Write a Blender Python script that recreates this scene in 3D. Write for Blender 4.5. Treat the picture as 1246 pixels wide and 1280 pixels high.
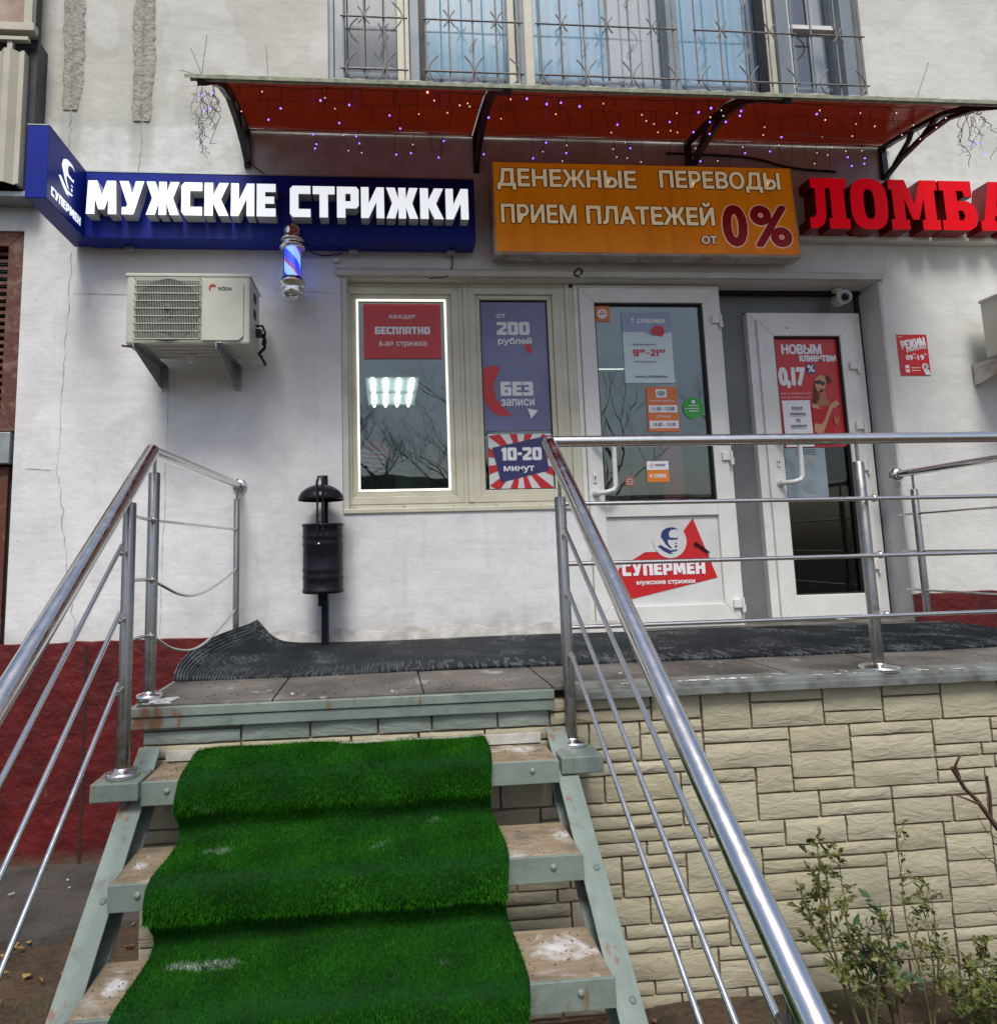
import bpy, bmesh, math, random
import numpy as np
from mathutils import Vector, Matrix
for o in list(bpy.data.objects): bpy.data.objects.remove(o)
S = bpy.context.scene
COL = S.collection
R = math.radians
rnd = random.Random(7)

# ------------------------------------------------------------------ camera
cam = bpy.data.cameras.new('camera'); camo = bpy.data.objects.new('camera', cam); COL.objects.link(camo)
S.camera = camo
YAW, PITCH, ROLL = R(4.714), R(6.588), R(-1.542)
fw = Vector((math.sin(YAW)*math.cos(PITCH), math.cos(YAW)*math.cos(PITCH), math.sin(PITCH)))
rt = Vector((math.cos(YAW), -math.sin(YAW), 0)); up = rt.cross(fw)
r2 = math.cos(ROLL)*rt + math.sin(ROLL)*up; u2 = -math.sin(ROLL)*rt + math.cos(ROLL)*up
M3 = Matrix((r2, u2, -fw)).transposed()
camo.matrix_world = Matrix.Translation((0, -3.738, .481)) @ M3.to_4x4()
cam.sensor_fit = 'HORIZONTAL'; cam.sensor_width = 36; cam.lens = 36*800/1246
cam.shift_x = 78.6/1246; cam.shift_y = -43.7/1246
cam.clip_start = .05; cam.clip_end = 500
# ------------------------------------------------------------------ sky, sun, exposure
W = bpy.data.worlds.new('World'); S.world = W; W.use_nodes = True
nt = W.node_tree; bg = nt.nodes['Background']
sky = nt.nodes.new('ShaderNodeTexSky'); sky.sky_type = 'NISHITA'; sky.sun_disc = False
sky.sun_elevation = R(58); sky.sun_rotation = R(180); sky.air_density = 1.0; sky.dust_density = 3; sky.ozone_density = 1
nt.links.new(sky.outputs[0], bg.inputs[0]); bg.inputs[1].default_value = .075
sl = bpy.data.lights.new('sun', 'SUN'); so = bpy.data.objects.new('sun', sl); COL.objects.link(so)
sl.energy = 1.5; sl.angle = R(20); sl.color = (1, .97, .92); so.rotation_euler = (R(32), 0, R(-8))
S.view_settings.view_transform = 'Standard'; S.view_settings.look = 'None'; S.view_settings.gamma = 1
S.view_settings.exposure = 0.95
S.view_settings.use_curve_mapping = False

# ------------------------------------------------------------------ materials
class Mt:
    pass
def newmat(name):
    m = bpy.data.materials.new(name); m.use_nodes = True
    n = m.node_tree.nodes; b = n['Principled BSDF']
    return m, n, m.node_tree.links, b
def noise(n, l, scale, detail=5, vec=None, dist=0, rough=.55):
    t = n.new('ShaderNodeTexNoise'); t.inputs['Scale'].default_value = scale; t.inputs['Detail'].default_value = detail
    t.inputs['Distortion'].default_value = dist; t.inputs['Roughness'].default_value = rough
    if vec is not None: l.new(vec, t.inputs['Vector'])
    return t.outputs['Fac']
def ramp(n, l, fac, stops):
    r = n.new('ShaderNodeValToRGB'); l.new(fac, r.inputs[0])
    e = r.color_ramp.elements
    while len(e) < len(stops): e.new(.5)
    for i, (p, c) in enumerate(stops):
        e[i].position = p
        e[i].color = (c, c, c, 1) if isinstance(c, (int, float)) else (*c, 1)
    return r.outputs[0]
def mixc(n, l, fac, a, b, mode='MIX'):
    m = n.new('ShaderNodeMix'); m.data_type = 'RGBA'; m.blend_type = mode
    def put(v, s):
        if isinstance(v, bpy.types.NodeSocket): l.new(v, s)
        elif isinstance(v, (int, float)): s.default_value = v
        else: s.default_value = (*v, 1)
    put(fac, m.inputs[0]); put(a, m.inputs[6]); put(b, m.inputs[7])
    return m.outputs[2]
def mathn(n, l, op, a, b=0, clamp=False):
    m = n.new('ShaderNodeMath'); m.operation = op; m.use_clamp = clamp
    for v, s in ((a, m.inputs[0]), (b, m.inputs[1])):
        if isinstance(v, bpy.types.NodeSocket): l.new(v, s)
        else: s.default_value = v
    return m.outputs[0]
def bump(n, l, b, h, strength=.3, dist=.01):
    bm = n.new('ShaderNodeBump'); bm.inputs['Strength'].default_value = strength; bm.inputs['Distance'].default_value = dist
    l.new(h, bm.inputs['Height']); l.new(bm.outputs[0], b.inputs['Normal'])
def pos(n, l, world=True, scale=(1, 1, 1)):
    if world: v = n.new('ShaderNodeNewGeometry').outputs['Position']
    else: v = n.new('ShaderNodeTexCoord').outputs['Object']
    if scale != (1, 1, 1):
        mp = n.new('ShaderNodeMapping'); mp.inputs['Scale'].default_value = scale; l.new(v, mp.inputs[0]); v = mp.outputs[0]
    return v
def sepz(n, l, v, k=2):
    s = n.new('ShaderNodeSeparateXYZ'); l.new(v, s.inputs[0]); return s.outputs[k]

def simple(name, c1, c2=None, rough=.6, metal=0, ns=8, bs=0, bscale=60, amt=(.35, .65), rv=.1, bd=.004, coat=0):
    """one colour with soft variation c1..c2, roughness variation and fine relief"""
    m, n, l, b = newmat(name)
    v = pos(n, l)
    c2 = c2 or tuple(x*.8 for x in c1)
    f = ramp(n, l, noise(n, l, ns, 6, v), [(amt[0], 0.), (amt[1], 1.)])
    l.new(mixc(n, l, f, c1, c2), b.inputs['Base Color'])
    b.inputs['Metallic'].default_value = metal
    rr = ramp(n, l, noise(n, l, ns*2.3, 4, v), [(.3, max(0, rough-rv)), (.7, min(1, rough+rv))])
    l.new(rr, b.inputs['Roughness'])
    if coat: b.inputs['Coat Weight'].default_value = coat
    if bs: bump(n, l, b, noise(n, l, bscale, 5, v), bs, bd)
    return m
def flat(name, c, rough=.5, metal=0, emit=0, ecol=None):
    m, n, l, b = newmat(name)
    v = pos(n, l)
    f = ramp(n, l, noise(n, l, 25, 4, v), [(.35, 0.), (.75, .5)])
    l.new(mixc(n, l, f, c, tuple(x*.88 for x in c)), b.inputs['Base Color'])
    b.inputs['Roughness'].default_value = rough; b.inputs['Metallic'].default_value = metal
    if emit: b.inputs['Emission Color'].default_value = (*(ecol or c), 1); b.inputs['Emission Strength'].default_value = emit
    return m

# building wall: whitewashed below the signs, older greyish paint above, dirt and peeling
def wall_mat():
    m, n, l, b = newmat('painted_wall')
    v = pos(n, l); z = sepz(n, l, v, 2); x = sepz(n, l, v, 0)
    low = mixc(n, l, ramp(n, l, noise(n, l, 2.6, 9, v, .6, .62), [(.38, 0.), (.66, 1.)]), (.70, .70, .70), (.58, .58, .58))
    high = mixc(n, l, ramp(n, l, noise(n, l, 2.3, 8, v, .4), [(.32, 0.), (.68, 1.)]), (.56, .56, .50), (.42, .42, .37))
    wob = mathn(n, l, 'MULTIPLY', noise(n, l, 6, 6, v), .24)
    wob = mathn(n, l, 'MULTIPLY', mathn(n, l, 'SUBTRACT', wob, .12), 1.6)
    zz = mathn(n, l, 'ADD', z, wob)
    f = ramp(n, l, mathn(n, l, 'MULTIPLY', zz, .2), [(.608, 0.), (.622, 1.)])
    midf = ramp(n, l, mathn(n, l, 'MULTIPLY', zz, .2), [(.44, 0.), (.47, 1.)])
    mid = mixc(n, l, ramp(n, l, noise(n, l, 9, 6, v), [(.4, 0.), (.65, 1.)]), (.62, .64, .61), (.50, .52, .49))
    c = mixc(n, l, midf, low, mid); c = mixc(n, l, f, c, high)
    # warmer tone on the right hand wall
    xr = ramp(n, l, mathn(n, l, 'MULTIPLY', x, .2), [(.62, 0.), (.66, 1.)])
    c = mixc(n, l, mathn(n, l, 'MULTIPLY', xr, .55), c, (.60, .61, .56))
    # vertical dirty runs
    vs = pos(n, l, True, (14, 14, .9))
    st = ramp(n, l, noise(n, l, 1, 5, vs), [(.58, 0.), (.85, .35)])
    c = mixc(n, l, st, c, (.38, .38, .36))
    gl = ramp(n, l, mathn(n, l, 'ADD', z, mathn(n, l, 'MULTIPLY', noise(n, l, 9, 6, v, .5), .35)), [(.12, .55), (.36, 0.)])
    c = mixc(n, l, gl, c, (.40, .38, .34))
    pt = ramp(n, l, noise(n, l, .9, 3, pos(n, l, True, (1.6, 1.6, 1.1))), [(.52, 0.), (.545, .22)])
    c = mixc(n, l, pt, c, (.76, .76, .75))
    for xc_ in (-1.838, -1.425):
        g_ = mathn(n, l, 'ABSOLUTE', mathn(n, l, 'SUBTRACT', x, xc_)); g_ = mathn(n, l, 'ADD', g_, mathn(n, l, 'MULTIPLY', noise(n, l, 12, 5, v), .05))
        gf = ramp(n, l, g_, [(.07, 1.), (.11, 0.)]); gz = ramp(n, l, mathn(n, l, 'MULTIPLY', z, .2), [(.545, 0.), (.60, 1.)])
        c = mixc(n, l, mathn(n, l, 'MULTIPLY', mathn(n, l, 'MULTIPLY', gf, gz), .6), c, (.33, .33, .29))
    # specks and chips
    ch = ramp(n, l, noise(n, l, 38, 3, v), [(.70, 0.), (.74, .8)])
    c = mixc(n, l, ch, c, (.36, .35, .32))
    l.new(c, b.inputs['Base Color']); b.inputs['Roughness'].default_value = .85
    hb = mathn(n, l, 'ADD', noise(n, l, 5, 8, v), mathn(n, l, 'MULTIPLY', noise(n, l, 30, 5, v), .05))
    hb = mathn(n, l, 'ADD', hb, mathn(n, l, 'MULTIPLY', noise(n, l, 1, 6, pos(n, l, True, (4, 4, 26))), .12))
    bump(n, l, b, hb, .42, .03)
    return m
M = {}
M['wall'] = wall_mat()
M['wall_white'] = simple('reveal_paint', (.60, .59, .55), (.48, .47, .43), .85, ns=5, bs=.5, bscale=30, bd=.01)
M['cement'] = simple('seam_cement', (.40, .385, .33), (.27, .255, .215), .95, ns=20, bs=.8, bscale=45, bd=.015)
M['crack'] = simple('crack_dirt', (.34, .34, .35), (.22, .22, .22), .95)
def red_mat():
    m, n, l, b = newmat('red_plinth_paint'); v = pos(n, l)
    c = mixc(n, l, ramp(n, l, noise(n, l, 5, 7, v), [(.3, 0.), (.7, 1.)]), (.135, .007, .006), (.055, .004, .005))
    ch = ramp(n, l, noise(n, l, 4.5, 8, v, .3, .62), [(.655, 0.), (.68, 1.)])
    z = sepz(n, l, v, 2); zf = ramp(n, l, mathn(n, l, 'ADD', z, 1.2), [(.12, 1.), (.5, .0)])
    c = mixc(n, l, mathn(n, l, 'MULTIPLY', ch, zf), c, (.36, .28, .24))
    dirt = ramp(n, l, mathn(n, l, 'ADD', mathn(n, l, 'ADD', z, 1.14), mathn(n, l, 'MULTIPLY', noise(n, l, 7, 5, v), .1)), [(.07, 1.), (.16, 0.)])
    c = mixc(n, l, dirt, c, (.11, .08, .055))
    l.new(c, b.inputs['Base Color']); b.inputs['Roughness'].default_value = .5
    bump(n, l, b, noise(n, l, 12, 8, v), .8, .02); return m
M['red'] = red_mat()
M['red_dark'] = simple('dark_red_crack', (.05, .006, .005), None, .9)
M['pvc'] = simple('white_pvc', (.74, .74, .71), (.66, .66, .62), .35, ns=6, bs=.05)
M['pvc_cream'] = simple('yellowed_pvc', (.62, .60, .48), (.52, .50, .38), .4, ns=5, bs=.05)
M['grey_panel'] = simple('grey_paint', (.17, .18, .18), (.13, .14, .14), .6, ns=3, bs=.1)
M['rubber_seal'] = flat('dark_seal', (.03, .03, .03), .6)
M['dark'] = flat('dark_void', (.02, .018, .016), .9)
M['room'] = simple('room_wall', (.15, .19, .18), (.10, .13, .125), .8, ns=1)
M['room_floor'] = simple('room_floor', (.10, .10, .10), None, .6)
M['counter'] = simple('counter_front', (.45, .46, .38), None, .6)
def steel_mat(name, rough, col=(.62, .60, .58)):
    m, n, l, b = newmat(name); v = pos(n, l)
    b.inputs['Metallic'].default_value = 1
    f = ramp(n, l, noise(n, l, 12, 6, v), [(.3, 0.), (.75, 1.)])
    l.new(mixc(n, l, f, col, tuple(c*.9 for c in col)), b.inputs['Base Color'])
    l.new(ramp(n, l, noise(n, l, 30, 5, v), [(.3, rough-.05), (.72, rough+.20)]), b.inputs['Roughness'])
    
    bump(n, l, b, noise(n, l, 160, 3, v), .04, .002)
    return m
M['steel'] = steel_mat('polished_steel', .11, (.76, .75, .73))
M['steel_post'] = steel_mat('brushed_steel', .26, (.34, .33, .31))
M['chrome'] = steel_mat('chrome', .08, (.8, .8, .8))
def green_metal():
    m, n, l, b = newmat('grey_green_painted_metal'); v = pos(n, l)
    c = mixc(n, l, ramp(n, l, noise(n, l, 6, 6, v), [(.3, 0.), (.7, 1.)]), (.215, .27, .235), (.155, .20, .175))
    vs = pos(n, l, True, (40, 40, 8))
    ru = ramp(n, l, mathn(n, l, 'MULTIPLY', noise(n, l, 1, 4, vs), noise(n, l, 4, 4, v)), [(.335, 0.), (.41, .85)])
    c = mixc(n, l, ru, c, (.19, .08, .03))
    di = ramp(n, l, noise(n, l, 9, 8, v, .4, .65), [(.55, 0.), (.70, .65)])
    c = mixc(n, l, di, c, (.09, .08, .07))
    l.new(c, b.inputs['Base Color']); b.inputs['Roughness'].default_value = .5
    bump(n, l, b, noise(n, l, 25, 7, v), .4, .008); return m
M['green'] = green_metal()
def tread_mat():
    m, n, l, b = newmat('worn_tread_board'); v = pos(n, l)
    vs = pos(n, l, True, (3, 30, 3))
    c = mixc(n, l, ramp(n, l, noise(n, l, 2, 6, vs), [(.3, 0.), (.7, 1.)]), (.32, .25, .165), (.20, .155, .10))
    d = ramp(n, l, noise(n, l, 9, 7, v, .5), [(.5, 0.), (.68, .8)])
    c = mixc(n, l, d, c, (.12, .10, .08))
    s = ramp(n, l, noise(n, l, 6, 8, v, .6, .65), [(.58, 0.), (.68, .7)])
    c = mixc(n, l, s, c, (.45, .44, .42))
    mk = None
    for (cx_, cy_, rx_, ry_) in ((.47, -1.44, .09, .05), (.53, -1.67, .045, .075), (.46, -1.90, .13, .08), (-.715, -1.92, .05, .10), (-.72, -1.68, .03, .06)):
        X_ = mathn(n, l, 'MULTIPLY', mathn(n, l, 'SUBTRACT', sepz(n, l, v, 0), cx_), 1/rx_); Y_ = mathn(n, l, 'MULTIPLY', mathn(n, l, 'SUBTRACT', sepz(n, l, v, 1), cy_), 1/ry_)
        d_ = mathn(n, l, 'ADD', mathn(n, l, 'MULTIPLY', X_, X_), mathn(n, l, 'MULTIPLY', Y_, Y_))
        mk = d_ if mk is None else mathn(n, l, 'MINIMUM', mk, d_)
    mk = mathn(n, l, 'ADD', mathn(n, l, 'MULTIPLY', mk, .35), mathn(n, l, 'MULTIPLY', noise(n, l, 11, 10, v, 1.2, .68), 1.5))
    fz = ramp(n, l, mathn(n, l, 'MULTIPLY', mk, .5), [(.30, .95), (.36, .55), (.47, 0.)])
    c = mixc(n, l, fz, c, (.66, .67, .69))
    l.new(c, b.inputs['Base Color']); b.inputs['Roughness'].default_value = .7
    hh = mathn(n, l, 'ADD', noise(n, l, 40, 6, v), mathn(n, l, 'MULTIPLY', fz, .5))
    bump(n, l, b, hh, .45, .006); return m
M['tread'] = tread_mat()
def conc_mat():
    m, n, l, b = newmat('wet_concrete_tile'); v = pos(n, l)
    c = mixc(n, l, ramp(n, l, noise(n, l, 3, 8, v, .5), [(.35, 0.), (.65, 1.)]), (.17, .155, .135), (.065, .06, .052))
    s = ramp(n, l, noise(n, l, 10, 8, v, .4, .65), [(.61, 0.), (.68, .6)])
    c = mixc(n, l, s, c, (.45, .44, .42))
    l.new(c, b.inputs['Base Color'])
    l.new(ramp(n, l, noise(n, l, 4, 5, v), [(.35, .4), (.65, .8)]), b.inputs['Roughness']); b.inputs['Specular IOR Level'].default_value = .3
    bump(n, l, b, noise(n, l, 45, 7, v), .4, .006); return m
M['tile'] = conc_mat()
M['grout'] = simple('dark_grout', (.10, .09, .08), None, .9, bs=.5)
def stone_mat(name, c1, c2, c3, strength=.55):
    m, n, l, b = newmat(name); v = pos(n, l)
    oi = n.new('ShaderNodeObjectInfo')
    c = mixc(n, l, ramp(n, l, noise(n, l, 7, 7, v), [(.3, 0.), (.7, 1.)]), c1, c2)
    c = mixc(n, l, mathn(n, l, 'MULTIPLY', oi.outputs['Random'], .6), c, c3)
    r2_ = mathn(n, l, 'FRACT', mathn(n, l, 'MULTIPLY', oi.outputs['Random'], 7.31)); c = mixc(n, l, ramp(n, l, r2_, [(.70, 0.), (1., .28)]), c, tuple(x*.72 for x in c2))
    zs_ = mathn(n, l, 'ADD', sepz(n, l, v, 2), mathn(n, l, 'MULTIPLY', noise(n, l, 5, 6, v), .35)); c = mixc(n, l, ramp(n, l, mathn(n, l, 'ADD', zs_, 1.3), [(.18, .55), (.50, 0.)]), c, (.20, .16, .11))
    vs = pos(n, l, True, (6, 6, 26))
    d = ramp(n, l, noise(n, l, 1.5, 6, vs, .8), [(.60, 0.), (.75, .35)])
    c = mixc(n, l, d, c, tuple(x*.6 for x in c2))
    l.new(c, b.inputs['Base Color']); b.inputs['Roughness'].default_value = .8
    h = mathn(n, l, 'ADD', noise(n, l, 2.2, 7, pos(n, l, True, (5, 5, 14)), 1.2, .55), mathn(n, l, 'MULTIPLY', noise(n, l, 60, 4, v), .15))
    bump(n, l, b, h, strength, .012); return m
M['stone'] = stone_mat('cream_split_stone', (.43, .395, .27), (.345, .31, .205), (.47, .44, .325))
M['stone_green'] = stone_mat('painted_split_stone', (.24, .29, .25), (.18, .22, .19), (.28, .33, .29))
M['mortar'] = simple('brown_mortar', (.25, .165, .10), (.16, .105, .07), .95, ns=20, bs=.8, bscale=80)
def blue_mat():
    m, n, l, b = newmat('blue_sign_film'); v = pos(n, l)
    c = mixc(n, l, ramp(n, l, noise(n, l, 2, 4, v), [(.3, 0.), (.7, 1.)]), (.005, .020, .27), (.003, .013, .19))
    l.new(c, b.inputs['Base Color']); b.inputs['Roughness'].default_value = .35; b.inputs['Specular IOR Level'].default_value = .22
    bump(n, l, b, noise(n, l, 4, 3, v), .1, .01); return m
M['blue'] = blue_mat()
M['letter_face'] = flat('lit_letter_face', (.85, .88, .92), .4, emit=.42, ecol=(.88, .94, 1))
M['letter_side'] = simple('letter_side', (.62, .66, .66), (.50, .53, .53), .5)
def orange_mat():
    m, n, l, b = newmat('orange_lightbox_film'); v = pos(n, l)
    f = ramp(n, l, noise(n, l, 1.6, 5, v, .6), [(.3, 0.), (.7, 1.)])
    c = mixc(n, l, f, (.74, .25, .006), (.58, .15, .004))
    vs = pos(n, l, True, (9, 1, .8)); st = ramp(n, l, noise(n, l, 1, 4, vs), [(.5, 0.), (.75, .5)])
    c = mixc(n, l, st, c, (.38, .08, .006))
    l.new(c, b.inputs['Base Color']); b.inputs['Roughness'].default_value = .35
    l.new(c, b.inputs['Emission Color']); b.inputs['Emission Strength'].default_value = .10
    return m
M['orange'] = orange_mat()
M['orange_text'] = flat('cream_print', (.80, .68, .44), .5, emit=.14)
M['outline'] = flat('dark_outline', (.10, .02, .006), .5)
M['pink_text'] = flat('pinkish_print', (.80, .62, .52), .5, emit=.1)
M['redprint'] = flat('red_print', (.50, .012, .02), .5)
M['box_metal'] = simple('rusty_white_box', (.48, .46, .42), (.30, .22, .16), .5, ns=10, amt=(.45, .7))
M['redletter'] = flat('red_letter_face', (.50, .001, .004), .6, emit=.14, ecol=(1, .001, .015)); M['redletter'].node_tree.nodes['Principled BSDF'].inputs['Specular IOR Level'].default_value = .12
M['redletter_side'] = simple('red_letter_side', (.22, .002, .004), (.17, .002, .004), .35)
M['sign_white'] = simple('white_sign_board', (.66, .67, .66), (.56, .56, .55), .4, ns=4)
M['ac'] = simple('ivory_casing', (.52, .53, .45), (.45, .46, .38), .45, ns=4)
M['ac_corner'] = simple('dark_plastic', (.10, .11, .10), (.07, .075, .07), .6)
M['ac_dark'] = simple('dark_fins', (.022, .027, .03), (.012, .015, .017), .6)
M['galv'] = simple('galvanised_bracket', (.38, .42, .42), (.28, .31, .31), .45, metal=.6, ns=10)
M['black'] = simple('black_enamel', (.006, .006, .010), (.010, .010, .015), .32, ns=8, bs=.1)
M['black'].node_tree.nodes['Principled BSDF'].inputs['Specular IOR Level'].default_value = .25
M['black_metal'] = simple('black_bracket_paint', (.012, .013, .02), (.02, .02, .028), .4, ns=10)
def rubber_mat():
    m, n, l, b = newmat('black_ribbed_rubber'); v = pos(n, l)
    c = mixc(n, l, ramp(n, l, noise(n, l, 5, 6, v), [(.35, 0.), (.7, 1.)]), (.007, .011, .015), (.018, .023, .027))
    s = ramp(n, l, mathn(n, l, 'MULTIPLY', noise(n, l, 70, 4, v), noise(n, l, 4, 8, v, .4, .6)), [(.29, 0.), (.42, .55)])
    c = mixc(n, l, s, c, (.26, .28, .29))
    l.new(c, b.inputs['Base Color']); b.inputs['Roughness'].default_value = .6; b.inputs['Specular IOR Level'].default_value = .2; return m
M['rubber_worn'] = simple('worn_rubber_crest', (.10, .115, .13), (.035, .042, .05), .6, ns=12)
M['rubber'] = rubber_mat()
def canopy_mat():
    m, n, l, b = newmat('red_polycarbonate'); v = pos(n, l)
    out = n['Material Output']
    f = ramp(n, l, noise(n, l, 3, 5, v), [(.3, 0.), (.7, 1.)])
    c = mixc(n, l, f, (.13, .008, .003), (.085, .005, .002))
    l.new(c, b.inputs['Base Color']); b.inputs['Roughness'].default_value = .22
    tr = n.new('ShaderNodeBsdfTranslucent'); l.new(mixc(n, l, f, (.105, .009, .002), (.075, .006, .002)), tr.inputs[0])
    mx = n.new('ShaderNodeMixShader'); mx.inputs[0].default_value = .5; b.inputs['Specular IOR Level'].default_value = .25
    l.new(b.outputs[0], mx.inputs[1]); l.new(tr.outputs[0], mx.inputs[2]); l.new(mx.outputs[0], out.inputs[0])
    return m
M['canopy'] = canopy_mat()
M['rim'] = simple('mossy_edge_strip', (.36, .38, .28), (.20, .21, .15), .7, ns=30)
def glass_mat(name, tint=(.9, .96, .95), refl=1.8, base=.04):
    m, n, l, b = newmat(name); out = n['Material Output']; n.remove(b)
    t = n.new('ShaderNodeBsdfTransparent'); t.inputs[0].default_value = (*tint, 1)
    g = n.new('ShaderNodeBsdfGlossy'); g.inputs['Roughness'].default_value = .0
    fr = n.new('ShaderNodeFresnel'); fr.inputs[0].default_value = 1.5
    f = mathn(n, l, 'ADD', mathn(n, l, 'MULTIPLY', fr.outputs[0], refl), base, True)
    # slight waviness of real panes
    v = pos(n, l); bm = n.new('ShaderNodeBump'); bm.inputs['Strength'].default_value = .08; bm.inputs['Distance'].default_value = .01
    l.new(noise(n, l, 3, 2, v), bm.inputs['Height']); l.new(bm.outputs[0], g.inputs['Normal'])
    mx = n.new('ShaderNodeMixShader'); l.new(f, mx.inputs[0]); l.new(t.outputs[0], mx.inputs[1]); l.new(g.outputs[0], mx.inputs[2])
    l.new(mx.outputs[0], out.inputs[0]); return m
M['glass'] = glass_mat('window_glass', (.84, .94, .91), 1.6, .04)
M['glass_soft'] = glass_mat('loggia_glass', (.95, .98, 1), .3, .01)
M['glass_dark'] = glass_mat('tinted_glass', (.30, .36, .36), 1.0, .02)
M['led'] = flat('led_strip', (.85, .88, .75), .5, emit=.55, ecol=(1, 1, .88))
M['tube'] = flat('lamp_tube', (.9, .95, .95), .5, emit=4, ecol=(.92, 1, 1))
M['bulb_blue'] = flat('violet_bulb', (.2, .15, .9), .4, emit=1.8, ecol=(.22, .12, 1))
M['bulb_warm'] = flat('warm_bulb', (.9, .6, .4), .4, emit=.7, ecol=(1, .58, .45))
M['bulb_red'] = flat('red_bulb', (.9, .1, .05), .4, emit=4, ecol=(1, .12, .08))
M['wire'] = flat('dark_wire', (.03, .02, .03), .6)
M['wire_pale'] = flat('pale_wire', (.30, .27, .33), .6)
M['pole_blue'] = flat('lit_blue_film', (.03, .06, .75), .2, emit=.75, ecol=(.02, .05, .9))
M['pole_light'] = flat('lit_pale_blue_film', (.25, .38, .9), .2, emit=.8, ecol=(.22, .36, 1))
M['pole_red'] = flat('lit_red_film', (.6, .05, .15), .2, emit=.3)
M['white_print'] = flat('white_print', (.82, .82, .84), .5)
M['poster_red'] = flat('poster_red', (.55, .018, .022), .35)
M['poster_blue'] = simple('poster_blue', (.19, .205, .36), (.14, .15, .28), .4, ns=2)
M['poster_navy'] = flat('poster_navy', (.035, .035, .14), .35)
M['poster_white'] = flat('poster_white', (.66, .69, .68), .4)
M['poster_pale'] = flat('poster_pale', (.62, .74, .76), .4)
M['poster_lilac'] = flat('poster_lilac', (.30, .35, .52), .4)
M['poster_orange'] = flat('poster_orange', (.70, .17, .04), .4)
M['sticker_orange'] = flat('sticker_orange', (.80, .22, .02), .4)
M['sticker_green'] = flat('sticker_green', (.04, .36, .05), .4)
M['poster_maroon'] = flat('poster_maroon', (.50, .02, .06), .4)
M['navy_print'] = flat('navy_print', (.02, .04, .16), .5)
M['black_print'] = flat('black_print', (.04, .04, .05), .6)
M['skin'] = flat('printed_skin', (.60, .30, .17), .5)
M['skin_dark'] = flat('printed_skin_shade', (.42, .17, .08), .5)
M['hair'] = flat('printed_hair', (.10, .02, .012), .5)
M['bluegrey_sheet'] = simple('blue_grey_sheet', (.30, .38, .42), (.24, .30, .34), .4)
M['brownpaint'] = simple('peeling_brown_paint', (.10, .028, .016), (.20, .12, .08), .6, ns=14, amt=(.5, .7), bs=.5, bscale=30, bd=.01)
M['board_panel'] = simple('cream_corrugated', (.52, .50, .40), (.40, .38, .30), .5, ns=3)
M['curtain'] = simple('blue_curtain', (.26, .47, .58), (.32, .54, .64), .9, ns=2)
M['curtain_white'] = simple('white_curtain', (.58, .58, .54), (.50, .50, .46), .9, ns=2)
M['curtain_dim'] = simple('grey_net_curtain', (.17, .19, .20), (.12, .14, .145), .9, ns=2)
M['loggia_post'] = simple('blue_grey_frame', (.22, .27, .31), (.17, .21, .24), .45, ns=3)
M['grille'] = simple('grey_grille_paint', (.24, .22, .21), (.16, .15, .14), .5, ns=20)
M['snow'] = simple('old_snow', (.60, .61, .63), (.42, .42, .42), .6, ns=30, bs=.6, bscale=90)
M['asphalt'] = simple('old_asphalt', (.065, .058, .052), (.035, .032, .03), .85, ns=6, bs=.8, bscale=60, bd=.01)
def soil_mat():
    m, n, l, b = newmat('bare_soil'); v = pos(n, l)
    c = mixc(n, l, ramp(n, l, noise(n, l, 7, 8, v, .5), [(.3, 0.), (.7, 1.)]), (.085, .05, .028), (.035, .024, .015))
    g = ramp(n, l, noise(n, l, 2.2, 6, v), [(.56, 0.), (.66, .6)])
    c = mixc(n, l, g, c, (.045, .06, .018))
    l.new(c, b.inputs['Base Color']); b.inputs['Roughness'].default_value = .9
    bump(n, l, b, noise(n, l, 30, 8, v), 1, .03); return m
M['soil'] = soil_mat()
M['bark'] = simple('shrub_bark', (.10, .055, .035), (.06, .035, .025), .85, ns=30, bs=.5)
M['twig'] = simple('green_twig', (.16, .16, .07), (.11, .09, .045), .8, ns=10)
M['leaf'] = simple('dull_green_leaf', (.085, .125, .025), (.14, .14, .035), .5, ns=14)
M['leaf_dark'] = simple('dark_leaf', (.03, .075, .03), (.05, .09, .035), .4, ns=14)
M['leaf_dry'] = simple('dry_leaf', (.30, .19, .06), (.18, .10, .04), .8, ns=14)
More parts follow.
